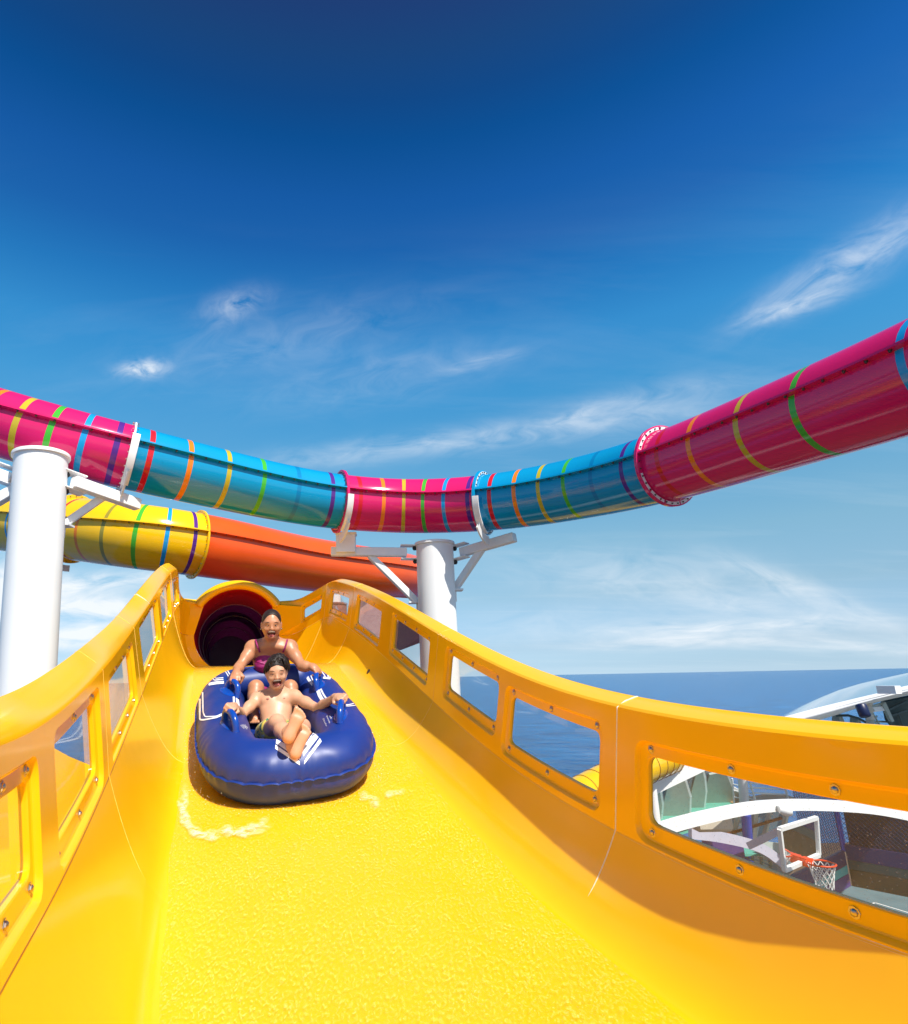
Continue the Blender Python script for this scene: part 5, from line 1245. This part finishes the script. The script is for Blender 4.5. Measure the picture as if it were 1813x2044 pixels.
o = MB().lathe([(.0001, .16), (.11, .16), (.13, .13), (.13, -.13), (.10, -.16), (.0001, -.16)], 16, at(*cB(1238, 768), 16), (0, .3, 1)).obj('stage_lamp', M['navy_lamp'], None, 50); tag(o, 'dark blue lamp hanging under the canopy edge', 'lamp')
root = empty('mast', at(*cB(1335, 970), 17), 'grey mast with a pale head and small arms below the canopy', 'mast')
MB().tube([at(*cB(1345, 1040), 17), at(*cB(1318, 790), 17)], .10, 12).obj('pole', M['grey_plate'], root, 60)
MB().lathe([(.0001, .3), (.10, .3), (.13, .2), (.08, .12), (.13, .02), (.07, -.06), (.10, -.22), (.0001, -.24)], 12, at(*cB(1318, 770), 17), (0, 0, 1)).obj('head', M['beige'], root, 50)
for a_, b_, w in (((1330, 720), (1500, 670), .06), ((1340, 755), (1490, 735), .12), ((1370, 810), (1470, 980), .03), ((1470, 980), (1380, 900), .03), ((1360, 905), (1420, 830), .03)): MB().beam(at(*cB(*a_), 17), at(*cB(*b_), 17), w, w).obj('arm', M['grey_plate'] if w < .1 else M['white'], root, 0)
root = empty('railing', at(*cB(1400, 980), 17.4), 'grey handrail with two panels below the canopy', 'railing')
MB().tube([at(*cB(x, y), 18) for x, y in ((900, 830), (1050, 828), (1180, 865), (1300, 930), (1400, 985), (1480, 1040))], .035, 8).obj('handrail', M['dark_fin'], root, 60)
for x in (1590, 1660): MB().tube([at(*cB(x, 915), 17.4), at(*cB(x - 4, 1060), 17.4)], .03, 6).obj('post', M['grey_plate'], root, 60)
MB().tube([at(*cB(1400, 905), 17.4), at(*cB(1680, 915), 17.4)], .03, 6).obj('bar', M['grey_plate'], root, 60)
for i, (x0_, y0_) in enumerate(((960, 815), (1190, 865))):
    f_ = [at(*cB(x0_ + a, y0_ + b_), 18.2) for a, b_ in ((-30, 190), (60, 190), (40, 80), (0, 0), (-18, 20))]; k_ = [p + AX_F * .3 for p in f_]
    o = MB().add(f_ + k_, [tuple(range(5)), tuple(range(5, 10))[::-1]] + [(j, (j + 1) % 5, 5 + (j + 1) % 5, 5 + j) for j in range(5)]).obj('stanchion', M['grey_plate'], None, 0); tag(o, ('grey pointed stanchion below the canopy, farther from the mast', 'grey pointed stanchion below the canopy, close to the mast')[i], 'stanchion', 'stanchions below the canopy')
# funnel-side structures behind the far windows
vt = empty('vent_tower', at(668, 1250, 24), 'mauve round vent tower with a white collar, seen through the second window', 'vent tower')
vb = at(668, 1262, 24)
MB().lathe([(.47, -.6), (.47, 1.02), (.50, 1.04), (.50, 1.10), (.20, 1.12)], 24, vb, (0, 0, 1)).obj('drum', M['mauve'], vt, 40)
MB().lathe([(.24, 1.12), (.24, 1.42), (.0001, 1.43)], 20, vb, (0, 0, 1)).obj('collar', M['white'], vt, 40)
aw = [at(x, y, d) for x, y, d in ((690, 1238, 23), (735, 1203, 23), (800, 1222, 23), (860, 1262, 23), (842, 1282, 22), (800, 1298, 22), (762, 1296, 22), (735, 1285, 22), (700, 1262, 22))]
n_ = len(aw); bk_ = [p + AX_F * 1.5 + np.array([0, 0, .1]) for p in aw]
o = MB().add(aw + bk_, [tuple(range(n_)), tuple(range(n_, 2 * n_))[::-1]] + [(j, (j + 1) % n_, n_ + (j + 1) % n_, n_ + j) for j in range(n_)]).obj('deckhouse_overhang', M['mauve'], None, 30); tag(o, 'mauve scalloped overhang seen through the third and fourth windows', 'overhang')

# ------------------------------------------------------------------ foam on the water
def floor_hit(px, py, n):
    r = ray(px, py); y = 4.
    for _ in range(40):
        C, T, R2, U2, Cf, Uf = frame(y)[:6]; d = (Cf + Uf * n) @ Uf / (r @ Uf); p = r * d; y = y + .7 * ((p - Cf) @ T)
    return p
def c4(x, y): return ((600 + x / 1.813) * .5367, (2700 + y / 1.813) * .5367)
def foam(pts, w, label, amt=1.):
    P = np.array(pts, float); L = np.concatenate([[0], np.cumsum(np.hypot(*np.diff(P, axis=0).T))]); n = max(6, int(L[-1] / 9)); q = np.linspace(0, L[-1], n)
    X = np.stack([np.interp(q, L, P[:, 0]), np.interp(q, L, P[:, 1])], 1)
    for _ in range(3): X[1:-1] = (X[:-2] + 2 * X[1:-1] + X[2:]) / 4
    T = np.gradient(X, axis=0); T /= np.linalg.norm(T, axis=1)[:, None]; N = np.stack([-T[:, 1], T[:, 0]], 1); G = []; S = []
    for i in range(n):
        e = min(1, 6 * min(i, n - 1 - i) / n)
        for k in np.linspace(-1, 1, 9):
            wv = w * (1 + .25 * math.sin(i * .5) + .2 * rng.random())
            bulge = (1 - k * k)
            G.append(floor_hit(*c4(*(X[i] + N[i] * k * wv * (.5 + .5 * e))), (.014 + .006 * bulge * e))); S.append(amt * e * bulge ** .8)
    o = MB().grid(np.array(G).reshape(n, 9, 3)).obj('foam', M['foam'], None, 180); a = o.data.attributes.new('soft', 'FLOAT', 'POINT'); a.data.foreach_set('value', S)
    tag(o, label, 'foam', kind='stuff')
foam([(150, 380), (168, 450), (140, 540), (162, 640), (215, 708), (300, 742), (380, 728), (450, 702), (540, 718), (640, 702), (760, 668)], 34, 'curl of white foam ahead of the raft on the left')
foam([(1330, 460), (1400, 480), (1450, 505), (1420, 560)], 30, 'thin patch of foam right of the raft', .6)
foam([(1500, 470), (1560, 452), (1650, 440)], 22, 'thin streak of foam near the right side of the floor', .6)
foam([(560, 690), (660, 660), (730, 620)], 22, 'thin foam behind the white curl', .6)

# drops thrown up round the raft
mb = MB()
for i in range(420):
    l = rng.uniform(0, PL); x, y, nx, ny = rplan(l)
    if nx * x + ny * y < 0: nx, ny = -nx, -ny
    k = .19 + abs(rng.normal(0, .055)); h = .012 + abs(rng.normal(0, .025)) * (1.6 if x < 0 else 1.)
    c = RO + RR * (x + nx * k) + RF * (y + ny * k) + RU * h; r = rng.uniform(.0012, .0032)
    mb.ell(c, np.diag([r, r, r * rng.uniform(.8, 1.5)]), nu=6, nv=5)
m, t, b = new_mat('water_drops'); b.inputs['Base Color'].default_value = (1, .93, .7, 1); b.inputs['Roughness'].default_value = .05; b.inputs['Transmission Weight'].default_value = .55; b.inputs['IOR'].default_value = 1.33
tag(mb.obj('spray', m, None, 180), 'fine water drops thrown up round the foot of the raft', 'spray', kind='stuff')
